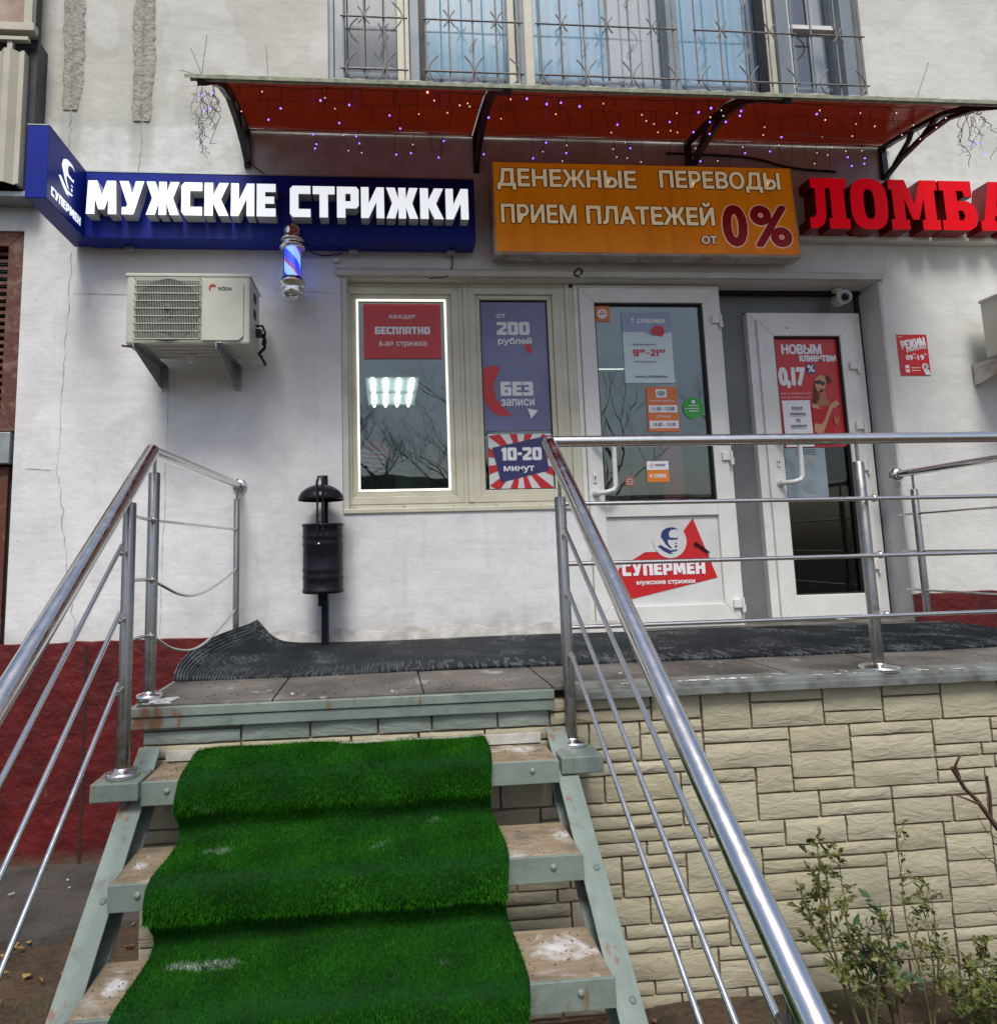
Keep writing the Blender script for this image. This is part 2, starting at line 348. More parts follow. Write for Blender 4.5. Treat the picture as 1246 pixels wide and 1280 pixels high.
def turf_mat():
    m, n, l, b = newmat('artificial_grass'); v = pos(n, l)
    c = mixc(n, l, ramp(n, l, noise(n, l, 90, 3, v), [(.3, 0.), (.7, 1.)]), (.003, .075, .001), (.040, .20, .003))
    k = ramp(n, l, noise(n, l, 5, 5, v), [(.35, 0.), (.7, .6)])
    c = mixc(n, l, k, c, (.003, .060, .002))
    s = ramp(n, l, noise(n, l, 240, 2, v), [(.66, 0.), (.74, .8)])
    c = mixc(n, l, s, c, (.12, .27, .02))
    fr_ = ramp(n, l, noise(n, l, 4.5, 9, v, .5, .68), [(.635, 0.), (.72, .85)])
    c = mixc(n, l, mathn(n, l, 'MULTIPLY', fr_, ramp(n, l, noise(n, l, 120, 3, v), [(.4, 0.), (.6, 1.)])), c, (.42, .46, .42))
    for (cx_, cy_, rx_, ry_, k_) in ((-.48, -1.90, .16, .035, .9), (-.50, -1.70, .07, .03, .5), (.14, -1.96, .05, .02, .35)):
        X_ = mathn(n, l, 'MULTIPLY', mathn(n, l, 'SUBTRACT', sepz(n, l, v, 0), cx_), 1/rx_); Y_ = mathn(n, l, 'MULTIPLY', mathn(n, l, 'SUBTRACT', sepz(n, l, v, 1), cy_), 1/ry_)
        d_ = mathn(n, l, 'ADD', mathn(n, l, 'MULTIPLY', X_, X_), mathn(n, l, 'MULTIPLY', Y_, Y_))
        d_ = mathn(n, l, 'ADD', d_, mathn(n, l, 'MULTIPLY', noise(n, l, 40, 5, v), 2.2))
        c = mixc(n, l, mathn(n, l, 'MULTIPLY', ramp(n, l, mathn(n, l, 'MULTIPLY', d_, .4), [(.35, 1.), (.62, 0.)]), k_), c, (.50, .55, .50))
    l.new(c, b.inputs['Base Color']); b.inputs['Roughness'].default_value = .6; b.inputs['Specular IOR Level'].default_value = .10
    return m
M['turf'] = turf_mat()
M['turf_back'] = simple('turf_backing', (.008, .05, .008), (.01, .035, .01), .9, ns=20)
M['turf_back'].node_tree.nodes['Principled BSDF'].inputs['Specular IOR Level'].default_value = .03
M['bark_far'] = simple('tree_bark', (.055, .045, .038), None, .9, ns=5)
M['far_wall'] = simple('far_panel_wall', (.30, .29, .27), None, .8, ns=1)

# ------------------------------------------------------------------ mesh builder
WL = {}   # world location of every object built here
class MB:
    def __init__(s): s.v = []; s.f = []; s.sm = []; s.mi = []
    def add(s, vs, fs, smooth=False, mi=0):
        o = len(s.v); s.v += [tuple(p) for p in vs]
        for f in fs: s.f.append(tuple(i+o for i in f)); s.sm.append(smooth); s.mi.append(mi)
        return s
    def box(s, x0, x1, y0, y1, z0, z1, mi=0):
        x0, x1 = min(x0, x1), max(x0, x1); y0, y1 = min(y0, y1), max(y0, y1); z0, z1 = min(z0, z1), max(z0, z1)
        return s.add([(x0,y0,z0),(x1,y0,z0),(x1,y1,z0),(x0,y1,z0),(x0,y0,z1),(x1,y0,z1),(x1,y1,z1),(x0,y1,z1)],
              [(0,3,2,1),(4,5,6,7),(0,1,5,4),(1,2,6,5),(2,3,7,6),(3,0,4,7)], mi=mi)
    def obox(s, c, ax, ay, az, mi=0):
        c, ax, ay, az = map(Vector, (c, ax, ay, az)); vs = []
        for k in (-1, 1):
            for (i, j) in ((-1,-1),(1,-1),(1,1),(-1,1)): vs.append(c+ax*i+ay*j+az*k)
        return s.add(vs, [(0,3,2,1),(4,5,6,7),(0,1,5,4),(1,2,6,5),(2,3,7,6),(3,0,4,7)], mi=mi)
    def bar(s, p, q, w, h, upv=(0,0,1), mi=0):
        p, q = Vector(p), Vector(q); d = (q-p); L = d.length/2; d.normalize()
        a = d.cross(Vector(upv)); 
        if a.length < 1e-4: a = d.cross(Vector((1,0,0)))
        a.normalize(); b = a.cross(d)
        return s.obox((p+q)/2, d*L, a*w/2, b*h/2, mi)
    def tube(s, pts, r, n=10, caps=True, mi=0):
        pts = [Vector(p) for p in pts]; N = len(pts); rs = r if isinstance(r, (list, tuple)) else [r]*N
        vs = []; fs = []; a = None
        for i, p in enumerate(pts):
            d = (pts[min(i+1, N-1)]-pts[max(i-1, 0)]).normalized()
            if a is None:
                a = d.cross(Vector((0, 0, 1)) if abs(d.z) < .9 else Vector((1, 0, 0))).normalized()
            else:
                a = (a-d*a.dot(d)); a.normalize()
            b = d.cross(a)
            for k in range(n):
                t = 2*math.pi*k/n; vs.append(p+(a*math.cos(t)+b*math.sin(t))*rs[i])
        for i in range(N-1):
            for k in range(n):
                fs.append((i*n+k, i*n+(k+1) % n, (i+1)*n+(k+1) % n, (i+1)*n+k))
        s.add(vs, fs, True, mi)
        if caps and n > 3:
            s.add(vs[:n], [tuple(range(n-1, -1, -1))], False, mi); s.add(vs[-n:], [tuple(range(n))], False, mi)
        return s
    def lathe(s, prof, c, axis=(0,0,1), n=24, mi=0, smooth=True):
        c = Vector(c); A = Vector(axis).normalized(); a = A.cross(Vector((1,0,0)) if abs(A.x) < .9 else Vector((0,1,0))).normalized(); b = A.cross(a)
        vs = []; fs = []
        for (r, h) in prof:
            for k in range(n):
                t = 2*math.pi*k/n; vs.append(c+A*h+(a*math.cos(t)+b*math.sin(t))*max(r, 1e-5))
        for i in range(len(prof)-1):
            for k in range(n): fs.append((i*n+k, i*n+(k+1) % n, (i+1)*n+(k+1) % n, (i+1)*n+k))
        return s.add(vs, fs, smooth, mi)
    def ball(s, c, r, n=10, mi=0, sq=1):
        pr = [(r*math.sin(math.pi*i/(n//2+1)), -r*sq*math.cos(math.pi*i/(n//2+1))) for i in range(n//2+2)]
        return s.lathe(pr, c, n=n, mi=mi)
    def poly(s, pts2, o, U, V, N, depth=0, mi=0):
        """convex or simple polygon in the plane (o,U,V); depth goes along N"""
        o, U, V, N = map(Vector, (o, U, V, N)); k = len(pts2)
        A = [o+U*u+V*v for u, v in pts2]
        if not depth: return s.add(A, [tuple(range(k))], mi=mi)
        B = [p+N*depth for p in A]
        fs = [tuple(range(k, 2*k)), tuple(range(k-1, -1, -1))]+[(i, (i+1) % k, k+(i+1) % k, k+i) for i in range(k)]
        return s.add(A+B, fs, mi=mi)
def emit(mb, name, mats, parent=None, bevel=0, fixn=True, label=None, center=None):
    if not isinstance(mats, (list, tuple)): mats = [mats]
    V = np.array(mb.v, dtype=float)
    c = (V.min(0)+V.max(0))/2 if center is None else np.array(center, float)
    me = bpy.data.meshes.new(name); me.from_pydata([tuple(p) for p in (V-c)], [], mb.f)
    for m in mats: me.materials.append(m)
    me.polygons.foreach_set('use_smooth', mb.sm); me.polygons.foreach_set('material_index', mb.mi)
    if fixn and len(mb.f) < 60000:
        bm = bmesh.new(); bm.from_mesh(me); bmesh.ops.recalc_face_normals(bm, faces=bm.faces); bm.to_mesh(me); bm.free()
    me.update()
    o = bpy.data.objects.new(name, me); COL.objects.link(o)
    pl = WL[parent.name] if parent is not None else Vector((0, 0, 0))
    o.location = Vector(c)-pl; WL[o.name] = Vector(c)
    if parent is not None: o.parent = parent
    if bevel:
        b = o.modifiers.new('bevel', 'BEVEL'); b.width = bevel; b.segments = 2; b.limit_method = 'ANGLE'; b.angle_limit = R(40)
    if label: o['label'] = label
    return o
def thing(name, label, cat, loc, group=None):
    o = bpy.data.objects.new(name, None); COL.objects.link(o); o.empty_display_size = .1
    o.location = loc; WL[o.name] = Vector(loc); o['label'] = label; o['category'] = cat
    if group: o['group'] = group
    return o
def tag(o, label, cat, group=None):
    o['label'] = label; o['category'] = cat
    if group: o['group'] = group
    return o
def clone(o, dloc, parent=None):
    c = o.copy(); COL.objects.link(c)
    w = WL[o.name]+Vector(dloc); WL[c.name] = w
    c.location = w-(WL[parent.name] if parent is not None else Vector((0, 0, 0))); c.parent = parent
    return c

def smooth(pts, ts=(0, .25, .5, .75)):
    P_ = [Vector(p) for p in pts]; out = []
    for i in range(len(P_)-1):
        a_, b_ = P_[i], P_[i+1]; pa, nb = P_[max(i-1, 0)], P_[min(i+2, len(P_)-1)]
        for t in ts: out.append(.5*((2*a_)+(-pa+b_)*t+(2*pa-5*a_+4*b_-nb)*t*t+(-pa+3*a_-3*b_+nb)*t**3))
    return out+[P_[-1]]
XW = ((1,0,0), (0,0,1), (0,-1,0))      # U, V, N of the street front
def curve_geo(kind, data, extrude=0, bold=0, shear=0, space=1, bev=0):
    if kind == 'text':
        cu = bpy.data.curves.new('t', 'FONT'); cu.body = data; cu.offset = bold; cu.shear = shear; cu.space_character = space; cu.resolution_u = 4
    else:
        cu = bpy.data.curves.new('t', 'CURVE'); cu.dimensions = '2D'; cu.fill_mode = 'BOTH'
        for loop in data:
            sp = cu.splines.new('POLY'); sp.points.add(len(loop)-1)
            for i, (x, y) in enumerate(loop): sp.points[i].co = (x, y, 0, 1)
            sp.use_cyclic_u = True
    ob = bpy.data.objects.new('t', cu); COL.objects.link(ob)
    dg = bpy.context.evaluated_depsgraph_get(); me = ob.evaluated_get(dg).to_mesh()
    v = [tuple(p.co) for p in me.vertices]; f = [tuple(p.vertices) for p in me.polygons]
    ob.evaluated_get(dg).to_mesh_clear(); bpy.data.objects.remove(ob); bpy.data.curves.remove(cu)
    return v, f
def fit2(v, u0, u1, v0, v1):
    A = np.array(v); mn = A.min(0); mx = A.max(0)
    A[:, 0] = u0+(A[:, 0]-mn[0])/(mx[0]-mn[0])*(u1-u0); A[:, 1] = v0+(A[:, 1]-mn[1])/(mx[1]-mn[1])*(v1-v0)
    return A[:, :2]
def solid(uv, f, o, U, V, N, depth, mb, mi_face=0, mi_side=0):
    """flat faces pushed out along N by depth, with side walls"""
    o, U, V, N = map(Vector, (o, U, V, N))
    T = [o+U*a+V*b+N*depth for a, b in uv]
    if depth <= 0.0015: return mb.add(T, f, mi=mi_face)
    mb.add(T, f, mi=mi_face)
    from collections import Counter
    key = [tuple(np.round(p, 5)) for p in uv]
    cnt = Counter()
    for a in f:
        for i in range(len(a)):
            e = (key[a[i]], key[a[(i+1) % len(a)]]); cnt[tuple(sorted(e))] += 1
    for a in f:
        for i in range(len(a)):
            e = (key[a[i]], key[a[(i+1) % len(a)]])
            if cnt[tuple(sorted(e))] == 1:
                p, q = a[i], a[(i+1) % len(a)]
                mb.add([T[p], T[q], T[q]-N*depth, T[p]-N*depth], [(0, 1, 2, 3)], mi=mi_side)
    return mb
def text(body, parent, mat, o, box, name='lettering', bold=0, depth=.0012, axes=XW, shear=0, space=1, rot=0, keep=None):
    """lettering laid on the plane through o; box = (u0,u1,v0,v1) relative to o; bold thickens the strokes"""
    v, f = curve_geo('text', body, shear=shear, space=space)
    e = bold*(box[3]-box[2])*1.3
    uv = fit2(v, box[0]+e, box[1]-e, box[2]+e, box[3]-e)
    if rot:
        c = uv.mean(0); cr, sr = math.cos(rot), math.sin(rot); uv = (uv-c) @ np.array([[cr, sr], [-sr, cr]])+c
    mb = MB(); k = 8 if e else 1
    for i in range(k):
        sh = np.array([math.cos(2*math.pi*i/k), math.sin(2*math.pi*i/k)])*e
        solid([tuple(p) for p in uv+sh], f, o, *axes, depth+i*.00005, mb)
    return emit(mb, name, mat, parent, fixn=False)
def flatpoly(pts, parent, mat, o, depth=.001, axes=XW, name='print_patch'):
    v, f = curve_geo('curve', pts if isinstance(pts[0][0], (tuple, list)) else [pts])
    mb = MB(); solid([p[:2] for p in v], f, o, *axes, depth, mb)
    return emit(mb, name, mat, parent, fixn=False)
def rect(u0, u1, v0, v1): return [(u0, v0), (u1, v0), (u1, v1), (u0, v1)]
def disc(cx, cy, r, n=28, ry=None): return [(cx+r*math.cos(2*math.pi*i/n), cy+(ry or r)*math.sin(2*math.pi*i/n)) for i in range(n)]
# block glyphs on a 10 unit grid: (width, [loops])
G = {
 'М': (10, [[(0,0),(2.8,0),(2.8,4.6),(4,1.4),(6,1.4),(7.2,4.6),(7.2,0),(10,0),(9.6,10),(6.6,10),(5,5.6),(3.4,10),(.4,10)]]),
 'У': (8.2, [[(0,10),(3,10),(4.3,6),(5.4,10),(8.2,10),(5,.3),(4.6,0),(1,0),(1,2.2),(2.4,2.2),(2.8,3)]]),
 'Ж': (11, [[(0,0),(3,0),(4.2,3.6),(4.2,0),(6.8,0),(6.8,3.6),(8,0),(11,0),(9,5),(11,10),(8,10),(6.8,6.4),(6.8,10),(4.2,10),(4.2,6.4),(3,10),(0,10),(2,5)]]),
 'С': (7, [[(1,0),(7,0),(7,2.6),(2.9,2.6),(2.9,7.4),(7,7.4),(7,10),(1,10),(0,9),(0,1)]]),
 'К': (8.2, [[(0,0),(2.9,0),(2.9,3.8),(4.9,0),(8.2,0),(5.6,5),(8.2,10),(5,10),(2.9,6.2),(2.9,10),(0,10)]]),
 'И': (8, [[(0,10),(0,0),(2.6,0),(5.3,5.2),(5.3,0),(8,0),(8,10),(5.4,10),(2.7,4.8),(2.7,10)]]),
 'Е': (6.5, [[(0,0),(6.5,0),(6.5,2.5),(2.9,2.5),(2.9,3.9),(6,3.9),(6,6.1),(2.9,6.1),(2.9,7.5),(6.5,7.5),(6.5,10),(0,10)]]),
 'Т': (7.5, [[(2.3,0),(5.2,0),(5.2,7.4),(7.5,7.4),(7.5,10),(0,10),(0,7.4),(2.3,7.4)]]),
 'Р': (7.5, [[(0,0),(2.9,0),(2.9,3),(6.6,3),(7.5,3.9),(7.5,9.1),(6.6,10),(0,10)], [(2.9,5.3),(4.7,5.3),(4.7,7.7),(2.9,7.7)]]),
 'П': (7.8, [[(0,0),(2.9,0),(2.9,7.4),(4.9,7.4),(4.9,0),(7.8,0),(7.8,10),(0,10)]]),
 'Н': (7.8, [[(0,0),(2.9,0),(2.9,3.8),(4.9,3.8),(4.9,0),(7.8,0),(7.8,10),(4.9,10),(4.9,6.2),(2.9,6.2),(2.9,10),(0,10)]]),
 'Б': (7.4, [[(0,0),(6.6,0),(7.4,.8),(7.4,5.5),(6.6,6.3),(2.9,6.3),(2.9,7.6),(7,7.6),(7,10),(0,10)], [(2.9,2.3),(4.7,2.3),(4.7,4.1),(2.9,4.1)]]),
 'Л': (7.8, [[(0,0),(2,0),(3,1),(3,7.4),(4.9,7.4),(4.9,0),(7.8,0),(7.8,10),(.6,10),(.6,2.4),(0,2.4)]]),
 'А': (7.8, [[(0,0),(2.8,0),(2.8,2.4),(4.9,2.4),(4.9,0),(7.8,0),(7.8,8.6),(6.4,10),(1.4,10),(0,8.6)], [(2.8,4.8),(4.9,4.8),(4.9,7.5),(2.8,7.5)]]),
 'О': (7.6, [[(1,0),(6.6,0),(7.6,1),(7.6,9),(6.6,10),(1,10),(0,9),(0,1)], [(2.9,2.5),(4.7,2.5),(4.7,7.5),(2.9,7.5)]]),
 '2': (7.2, [[(0,0),(7.2,0),(7.2,2.5),(3.6,2.5),(7.2,5.4),(7.2,9.2),(6.4,10),(0,10),(0,7.5),(4.4,7.5),(4.4,6.2),(0,2.8)]]),
 '1': (4, [[(1,0),(4,0),(4,10),(1.8,10),(0,8.8),(0,6.8),(1,7.2)]]),
 '9': (7.4, [[(.6,0),(6.6,0),(7.4,.8),(7.4,9.2),(6.6,10),(.8,10),(0,9.2),(0,4.4),(.8,3.6),(4.6,3.6),(4.6,2.3),(.6,2.3)], [(2.7,5.8),(4.7,5.8),(4.7,7.8),(2.7,7.8)]]),
 'З': (7, [[(0,0),(6.2,0),(7,.8),(7,4.4),(6.4,5),(7,5.6),(7,9.2),(6.2,10),(0,10),(0,7.6),(4.2,7.6),(4.2,6.1),(1.2,6.1),(1.2,3.9),(4.2,3.9),(4.2,2.4),(0,2.4)]]),
 '-': (3.4, [[(0,4),(3.4,4),(3.4,6.2),(0,6.2)]]), ' ': (3.2, []),
}
G['0'] = G['О']
SG = {   # heavy slab serif capitals
 'Л': (9.6, [[(0,0),(1.8,0),(3.3,.8),(4,2.5),(4.2,8),(5.4,8),(5.4,2),(4.6,2),(4.6,0),(9.6,0),(9.6,2),(8.7,2),(8.7,8),(9.4,8),(9.4,10),(.8,10),(.8,8),(1.8,8),(1.7,3.2),(1.2,2.2),(0,2.1)]]),
 'О': (9, [[(4.5+4.5*math.copysign(abs(math.cos(t))**.7, math.cos(t)), 5+5.1*math.copysign(abs(math.sin(t))**.7, math.sin(t))) for t in [2*math.pi*i/36 for i in range(36)]],
           [(4.5+1.3*math.copysign(abs(math.cos(t))**.7, math.cos(t)), 5+3*math.copysign(abs(math.sin(t))**.7, math.sin(t))) for t in [2*math.pi*i/24 for i in range(24)]]]),
 'М': (12, [[(0,0),(4.4,0),(4.4,2),(3.6,2),(3.6,6.2),(5.2,2),(6.8,2),(8.4,6.2),(8.4,2),(7.6,2),(7.6,0),(12,0),(12,2),(11.2,2),(11.2,8),(12,8),(12,10),(7.9,10),(6,5.2),(4.1,10),(0,10),(0,8),(.8,8),(.8,2),(0,2)]]),
 'Б': (9, [[(0,0),(6.6,0),(8.4,.9),(9,3),(8.4,5),(6.8,5.9),(4.2,5.9),(4.2,8),(5.8,8),(6.1,6.8),(8,6.8),(8,10),(0,10),(0,8),(1,8),(1,2),(0,2)], [(4.2,2),(5.3,2),(5.8,3),(5.3,4),(4.2,4)]]),
 'А': (10.4, [[(0,0),(4,0),(4,2),(3.5,2),(3.8,3),(6.4,3),(6.7,2),(6.2,2),(6.2,0),(10.4,0),(10.4,2),(9.6,2),(7,10),(3,10),(.8,2),(0,2)], [(4.3,4.9),(5.9,4.9),(5.1,7.8)]]),
 'Р': (8.8, [[(0,0),(4.9,0),(4.9,2),(4.1,2),(4.1,3.6),(6.6,3.6),(8.3,4.6),(8.8,6.8),(8.3,9),(6.6,10),(0,10),(0,8),(1,8),(1,2),(0,2)], [(4.1,5.6),(5.2,5.6),(5.7,6.8),(5.2,8),(4.1,8)]]),
 'Д': (10.4, [[(0,-1.6),(2,-1.6),(2,0),(8.4,0),(8.4,-1.6),(10.4,-1.6),(10.4,2),(9.5,2),(9.5,10),(2,10),(2,8),(2.6,8),(1.4,2),(0,2)], [(4.6,2),(6.2,2),(6.2,8),(5.2,8)]]),
}
def block(word, parent, mats, o, box, glyphs=G, gap=1.1, depth=.0012, axes=XW, name='letter', single=False, shear=0, rot=0):
    """word in block capitals; one mesh per letter, or one mesh when single"""
    o_, U, V, N = Vector(o), *map(Vector, axes)
    tot = sum(glyphs[c][0] for c in word)+gap*(len(word)-1); u0, u1, v0, v1 = box
    sx = (u1-u0)/tot; sy = (v1-v0)/10; x = 0; res = []; big = MB()
    cx, cy = (u0+u1)/2, (v0+v1)/2; cr, sr = math.cos(rot), math.sin(rot)
    for c in word:
        w, loops = glyphs[c]
        if loops:
            v, f = curve_geo('curve', loops)
            uv = []
            for p in v:
                a, b_ = u0+(x+p[0])*sx+p[1]*sy*shear, v0+p[1]*sy
                if rot: a, b_ = cx+(a-cx)*cr-(b_-cy)*sr, cy+(a-cx)*sr+(b_-cy)*cr
                uv.append((a, b_))
            mb = big if single else MB()
            solid(uv, f, o, U, V, N, depth, mb, 0, 1 if isinstance(mats, list) and len(mats) > 1 else 0)
            if not single: res.append(emit(mb, name, mats, parent, fixn=False))
        x += w+gap
    if single: res.append(emit(big, 'lettering', mats, parent, fixn=False))
    return res

# ================================================================== SETTING
FL = -.02          # porch floor
GZ = -1.14         # ground at the wall
g = MB()
nx, ny = 60, 40; xs = [-40, -20, -8]+list(np.linspace(-4, 6, nx))+[10, 25, 45]; ys = [-60, -30, -12]+list(np.linspace(-5, .4, ny))+[3, 15, 40]
vs = []; 
for y in ys:
    for x in xs:
        inb = -4 < x < 6 and -5 < y < .2
        vs.append((x, y, GZ-.012+(rnd.uniform(-.012, .012) if inb else -.02)+(.05 if (x > .8 and -2.3 < y < -1.3) else 0)))
fs = [(j*len(xs)+i, j*len(xs)+i+1, (j+1)*len(xs)+i+1, (j+1)*len(xs)+i) for j in range(len(ys)-1) for i in range(len(xs)-1)]
g.add(vs, fs, True); o = emit(g, 'ground', M['soil']); o['kind'] = 'structure'
# strip of old asphalt along the wall foot
a = MB(); vs = []; N_ = 40
for i in range(N_+1):
    x = -5+4.6*i/N_; yf = -.60+.06*math.sin(x*5)+rnd.uniform(-.03, .03)
    vs += [(x, 0.02, GZ+.035), (x, -.25, GZ+.025+rnd.uniform(-.004, .004)), (x, yf, GZ+.02+rnd.uniform(-.006, .006)), (x, yf-.012, GZ-.05)]
fs = [(i*4+k, i*4+k+1, i*4+k+5, i*4+k+4) for i in range(N_) for k in range(3)]
a.add(vs, fs, False); o = emit(a, 'pavement', M['asphalt']); o['kind'] = 'structure'
def ribbon(pts, w, y, name, mat, parent, axis='wall', t=.0015):
    """thin raised ribbon along a broken line (cracks); pts in x,z on a wall or x,y on the ground"""
    mb = MB()
    for (p, q) in zip(pts[:-1], pts[1:]):
        d = Vector((q[0]-p[0], q[1]-p[1])); L = d.length or 1e-4; nn = Vector((-d.y, d.x))/L*w*rnd.uniform(.15, .75)/2
        c = [(p[0]+nn.x, p[1]+nn.y), (q[0]+nn.x*.9, q[1]+nn.y*.9), (q[0]-nn.x*.9, q[1]-nn.y*.9), (p[0]-nn.x, p[1]-nn.y)]
        mb.add([(x, y-t, z) if axis == 'wall' else (x, z, y+t) for x, z in c], [(0, 1, 2, 3)])
    return emit(mb, name, mat, parent)
def wander(p, q, n, amp):
    out = []
    for i in range(n+1):
        t = i/n; out.append((p[0]+(q[0]-p[0])*t+rnd.uniform(-amp, amp)*(0 < i < n), p[1]+(q[1]-p[1])*t+rnd.uniform(-amp, amp)*.5*(0 < i < n)))
    return out

# ------------------------------------------------------------------ building
B = thing('apartment_building', 'whitewashed ground floor of a panel apartment building with shopfront, red plinth and barred window above', 'building', (0, .15, GZ))
def holed(x0, x1, z0, z1, holes, y0, y1):
    xs = sorted({x0, x1, *[h[0] for h in holes], *[h[1] for h in holes]}); zs = sorted({z0, z1, *[h[2] for h in holes], *[h[3] for h in holes]})
    mb = MB()
    inside = lambda i, j: 0 <= i < len(xs)-1 and 0 <= j < len(zs)-1 and not any(h[0] <= (xs[i]+xs[i+1])/2 <= h[1] and h[2] <= (zs[j]+zs[j+1])/2 <= h[3] for h in holes)
    for i in range(len(xs)-1):
        for j in range(len(zs)-1):
            if not inside(i, j): continue
            a_, b_, c_, d_ = xs[i], xs[i+1], zs[j], zs[j+1]
            mb.add([(a_, y0, c_), (b_, y0, c_), (b_, y0, d_), (a_, y0, d_)], [(0, 1, 2, 3)])
            if not inside(i-1, j): mb.add([(a_, y0, c_), (a_, y0, d_), (a_, y1, d_), (a_, y1, c_)], [(0, 1, 2, 3)])
            if not inside(i+1, j): mb.add([(b_, y0, c_), (b_, y1, c_), (b_, y1, d_), (b_, y0, d_)], [(0, 1, 2, 3)])
            if not inside(i, j-1): mb.add([(a_, y0, c_), (a_, y1, c_), (b_, y1, c_), (b_, y0, c_)], [(0, 1, 2, 3)])
            if not inside(i, j+1): mb.add([(a_, y0, d_), (b_, y0, d_), (b_, y1, d_), (a_, y1, d_)], [(0, 1, 2, 3)])
    return mb
holes = [(-.235, 1.2, .72, 2.14), (1.2, 3.215, FL-.3, 2.14), (-.30, 3.30, 3.22, 5.4), (-3.2, -2.07, .0, 2.41), (-3.6, -2.03, 2.62, 5.4)]
emit(holed(-5, 7, GZ-.1, 6.2, holes, 0, .42), 'wall', M['wall'], B, fixn=False)
# plinth
for (x0, x1, zt) in ((-5, -.865, .035), (3.215, 7, .14)):
    mb = MB(); n_ = 50; vs = []
    for i in range(n_+1):
        x = x0+(x1-x0)*i/n_; zt_ = zt+rnd.uniform(-.006, .006)
        vs += [(x, -.014, GZ-.05), (x, -.014, zt_), (x, .0, zt_+.004)]
    mb.add(vs, [(i*3+k, i*3+3+k, i*3+4+k, i*3+1+k) for i in range(n_) for k in range(2)]); emit(mb, 'plinth', M['red'], B)
mb = MB(); mb.box(-1.640, -1.624, -.0165, -.0142, GZ, .02); emit(mb, 'plinth_joint', flat('joint_dirt_shadow', (.035, .012, .010), .9), B)  # raised dark strip: dirt and painted-in shadow of the plinth's joint groove
for pts in (wander((-1.9, -.45), (-.9, -.42), 22, .012), wander((-2.4, -.83), (-1.2, -.74), 22, .02)):
    ribbon(pts, .004, -.0145, 'crack', M['red_dark'], B)
# rough cement seams in the concrete panels
def seam(xc, z0, z1, w):
    mb = MB(); n_ = 90
    for side in (-1, 1):
        vs = []
        for i in range(n_+1):
            z = z0+(z1-z0)*i/n_; wo = w/2*min(1, .72+(z-z0)*3*rnd.uniform(.7, 1.3))*(1+.15*math.sin(z*9+side)*rnd.uniform(.2, 1))+rnd.uniform(-.007, .007)
            vs += [(xc+side*.004, -.003, z), (xc+side*.012, -.005-rnd.uniform(0, .004), z), (xc+side*wo*.8, -.005-rnd.uniform(0, .004), z), (xc+side*wo, -.001, z)]
        mb.add(vs, [(i*4+k, i*4+4+k, i*4+5+k, i*4+1+k) for i in range(n_) for k in range(3)])
    mb.box(xc-.004, xc+.004, -.002, .01, z0, z1)
    emit(mb, 'seam_patch', M['cement'], B)
seam(-1.835, 3.18, 6.1, .12); seam(-1.42, 3.12, 6.1, .125)
for pts, w in ((wander((-1.835, 3.18), (-1.84, 2.72), 14, .008), .008), (wander((-1.42, 3.12), (-1.43, 2.72), 14, .008), .008),
            (wander((-1.80, 2.28), (-1.83, .95), 30, .008), .005), (wander((-1.82, .95), (-1.70, .05), 24, .012), .006),
            (wander((-1.23, 1.55), (-1.25, .06), 30, .005), .004), (wander((-1.78, 2.03), (-1.36, 2.02), 10, .004), .005), (wander((-.62, 2.06), (-.28, 2.04), 10, .004), .005),
            (wander((3.24, 2.12), (3.30, 2.35), 6, .006), .005), (wander((2.10, 2.38), (2.12, 2.16), 6, .006), .005), (wander((-2.0, 1.0), (-1.84, .99), 6, .004), .005)):
    ribbon(pts, w, -.0005, 'crack', M['crack'], B)
# lintel ledge over the shopfront
mb = MB(); n_ = 60; vs = []
for i in range(n_+1):
    x = -.26+3.5*i/n_; e = rnd.uniform(-.003, .003)
    vs += [(x, .02, 2.142+e), (x, -.028+e, 2.145+e), (x, -.034+e, 2.175), (x, -.006, 2.20+e), (x, .01, 2.21)]
mb.add(vs, [(i*5+k, i*5+5+k, i*5+6+k, i*5+1+k) for i in range(n_) for k in range(4)]); emit(mb, 'lintel', M['wall_white'], B)
mb = MB(); mb.box(3.2165, 3.235, -.004, .26, FL, 2.16); emit(mb, 'reveal_lining', M['wall_white'], B)
mb = MB(); mb.box(-.232, -.2, .0, .1, .72, 2.14); emit(mb, 'reveal_lining', M['wall_white'], B)
mb = MB(); vs = []
for i in range(61):
    x = -.86+4.1*i/60; vs += [(x, -.001, .045+rnd.uniform(-.012, .018)), (x, -.008, .03), (x, -.018-rnd.uniform(0, .012), FL+.002)]
mb.add(vs, [(i*3+k, i*3+3+k, i*3+4+k, i*3+1+k) for i in range(20 if 0 else 34) for k in range(2)]); emit(mb, 'plaster_fillet', simple('dirty_fillet', (.50, .49, .46), (.34, .33, .30), .9, ns=14, bs=.5), B)['kind'] = 'stuff'

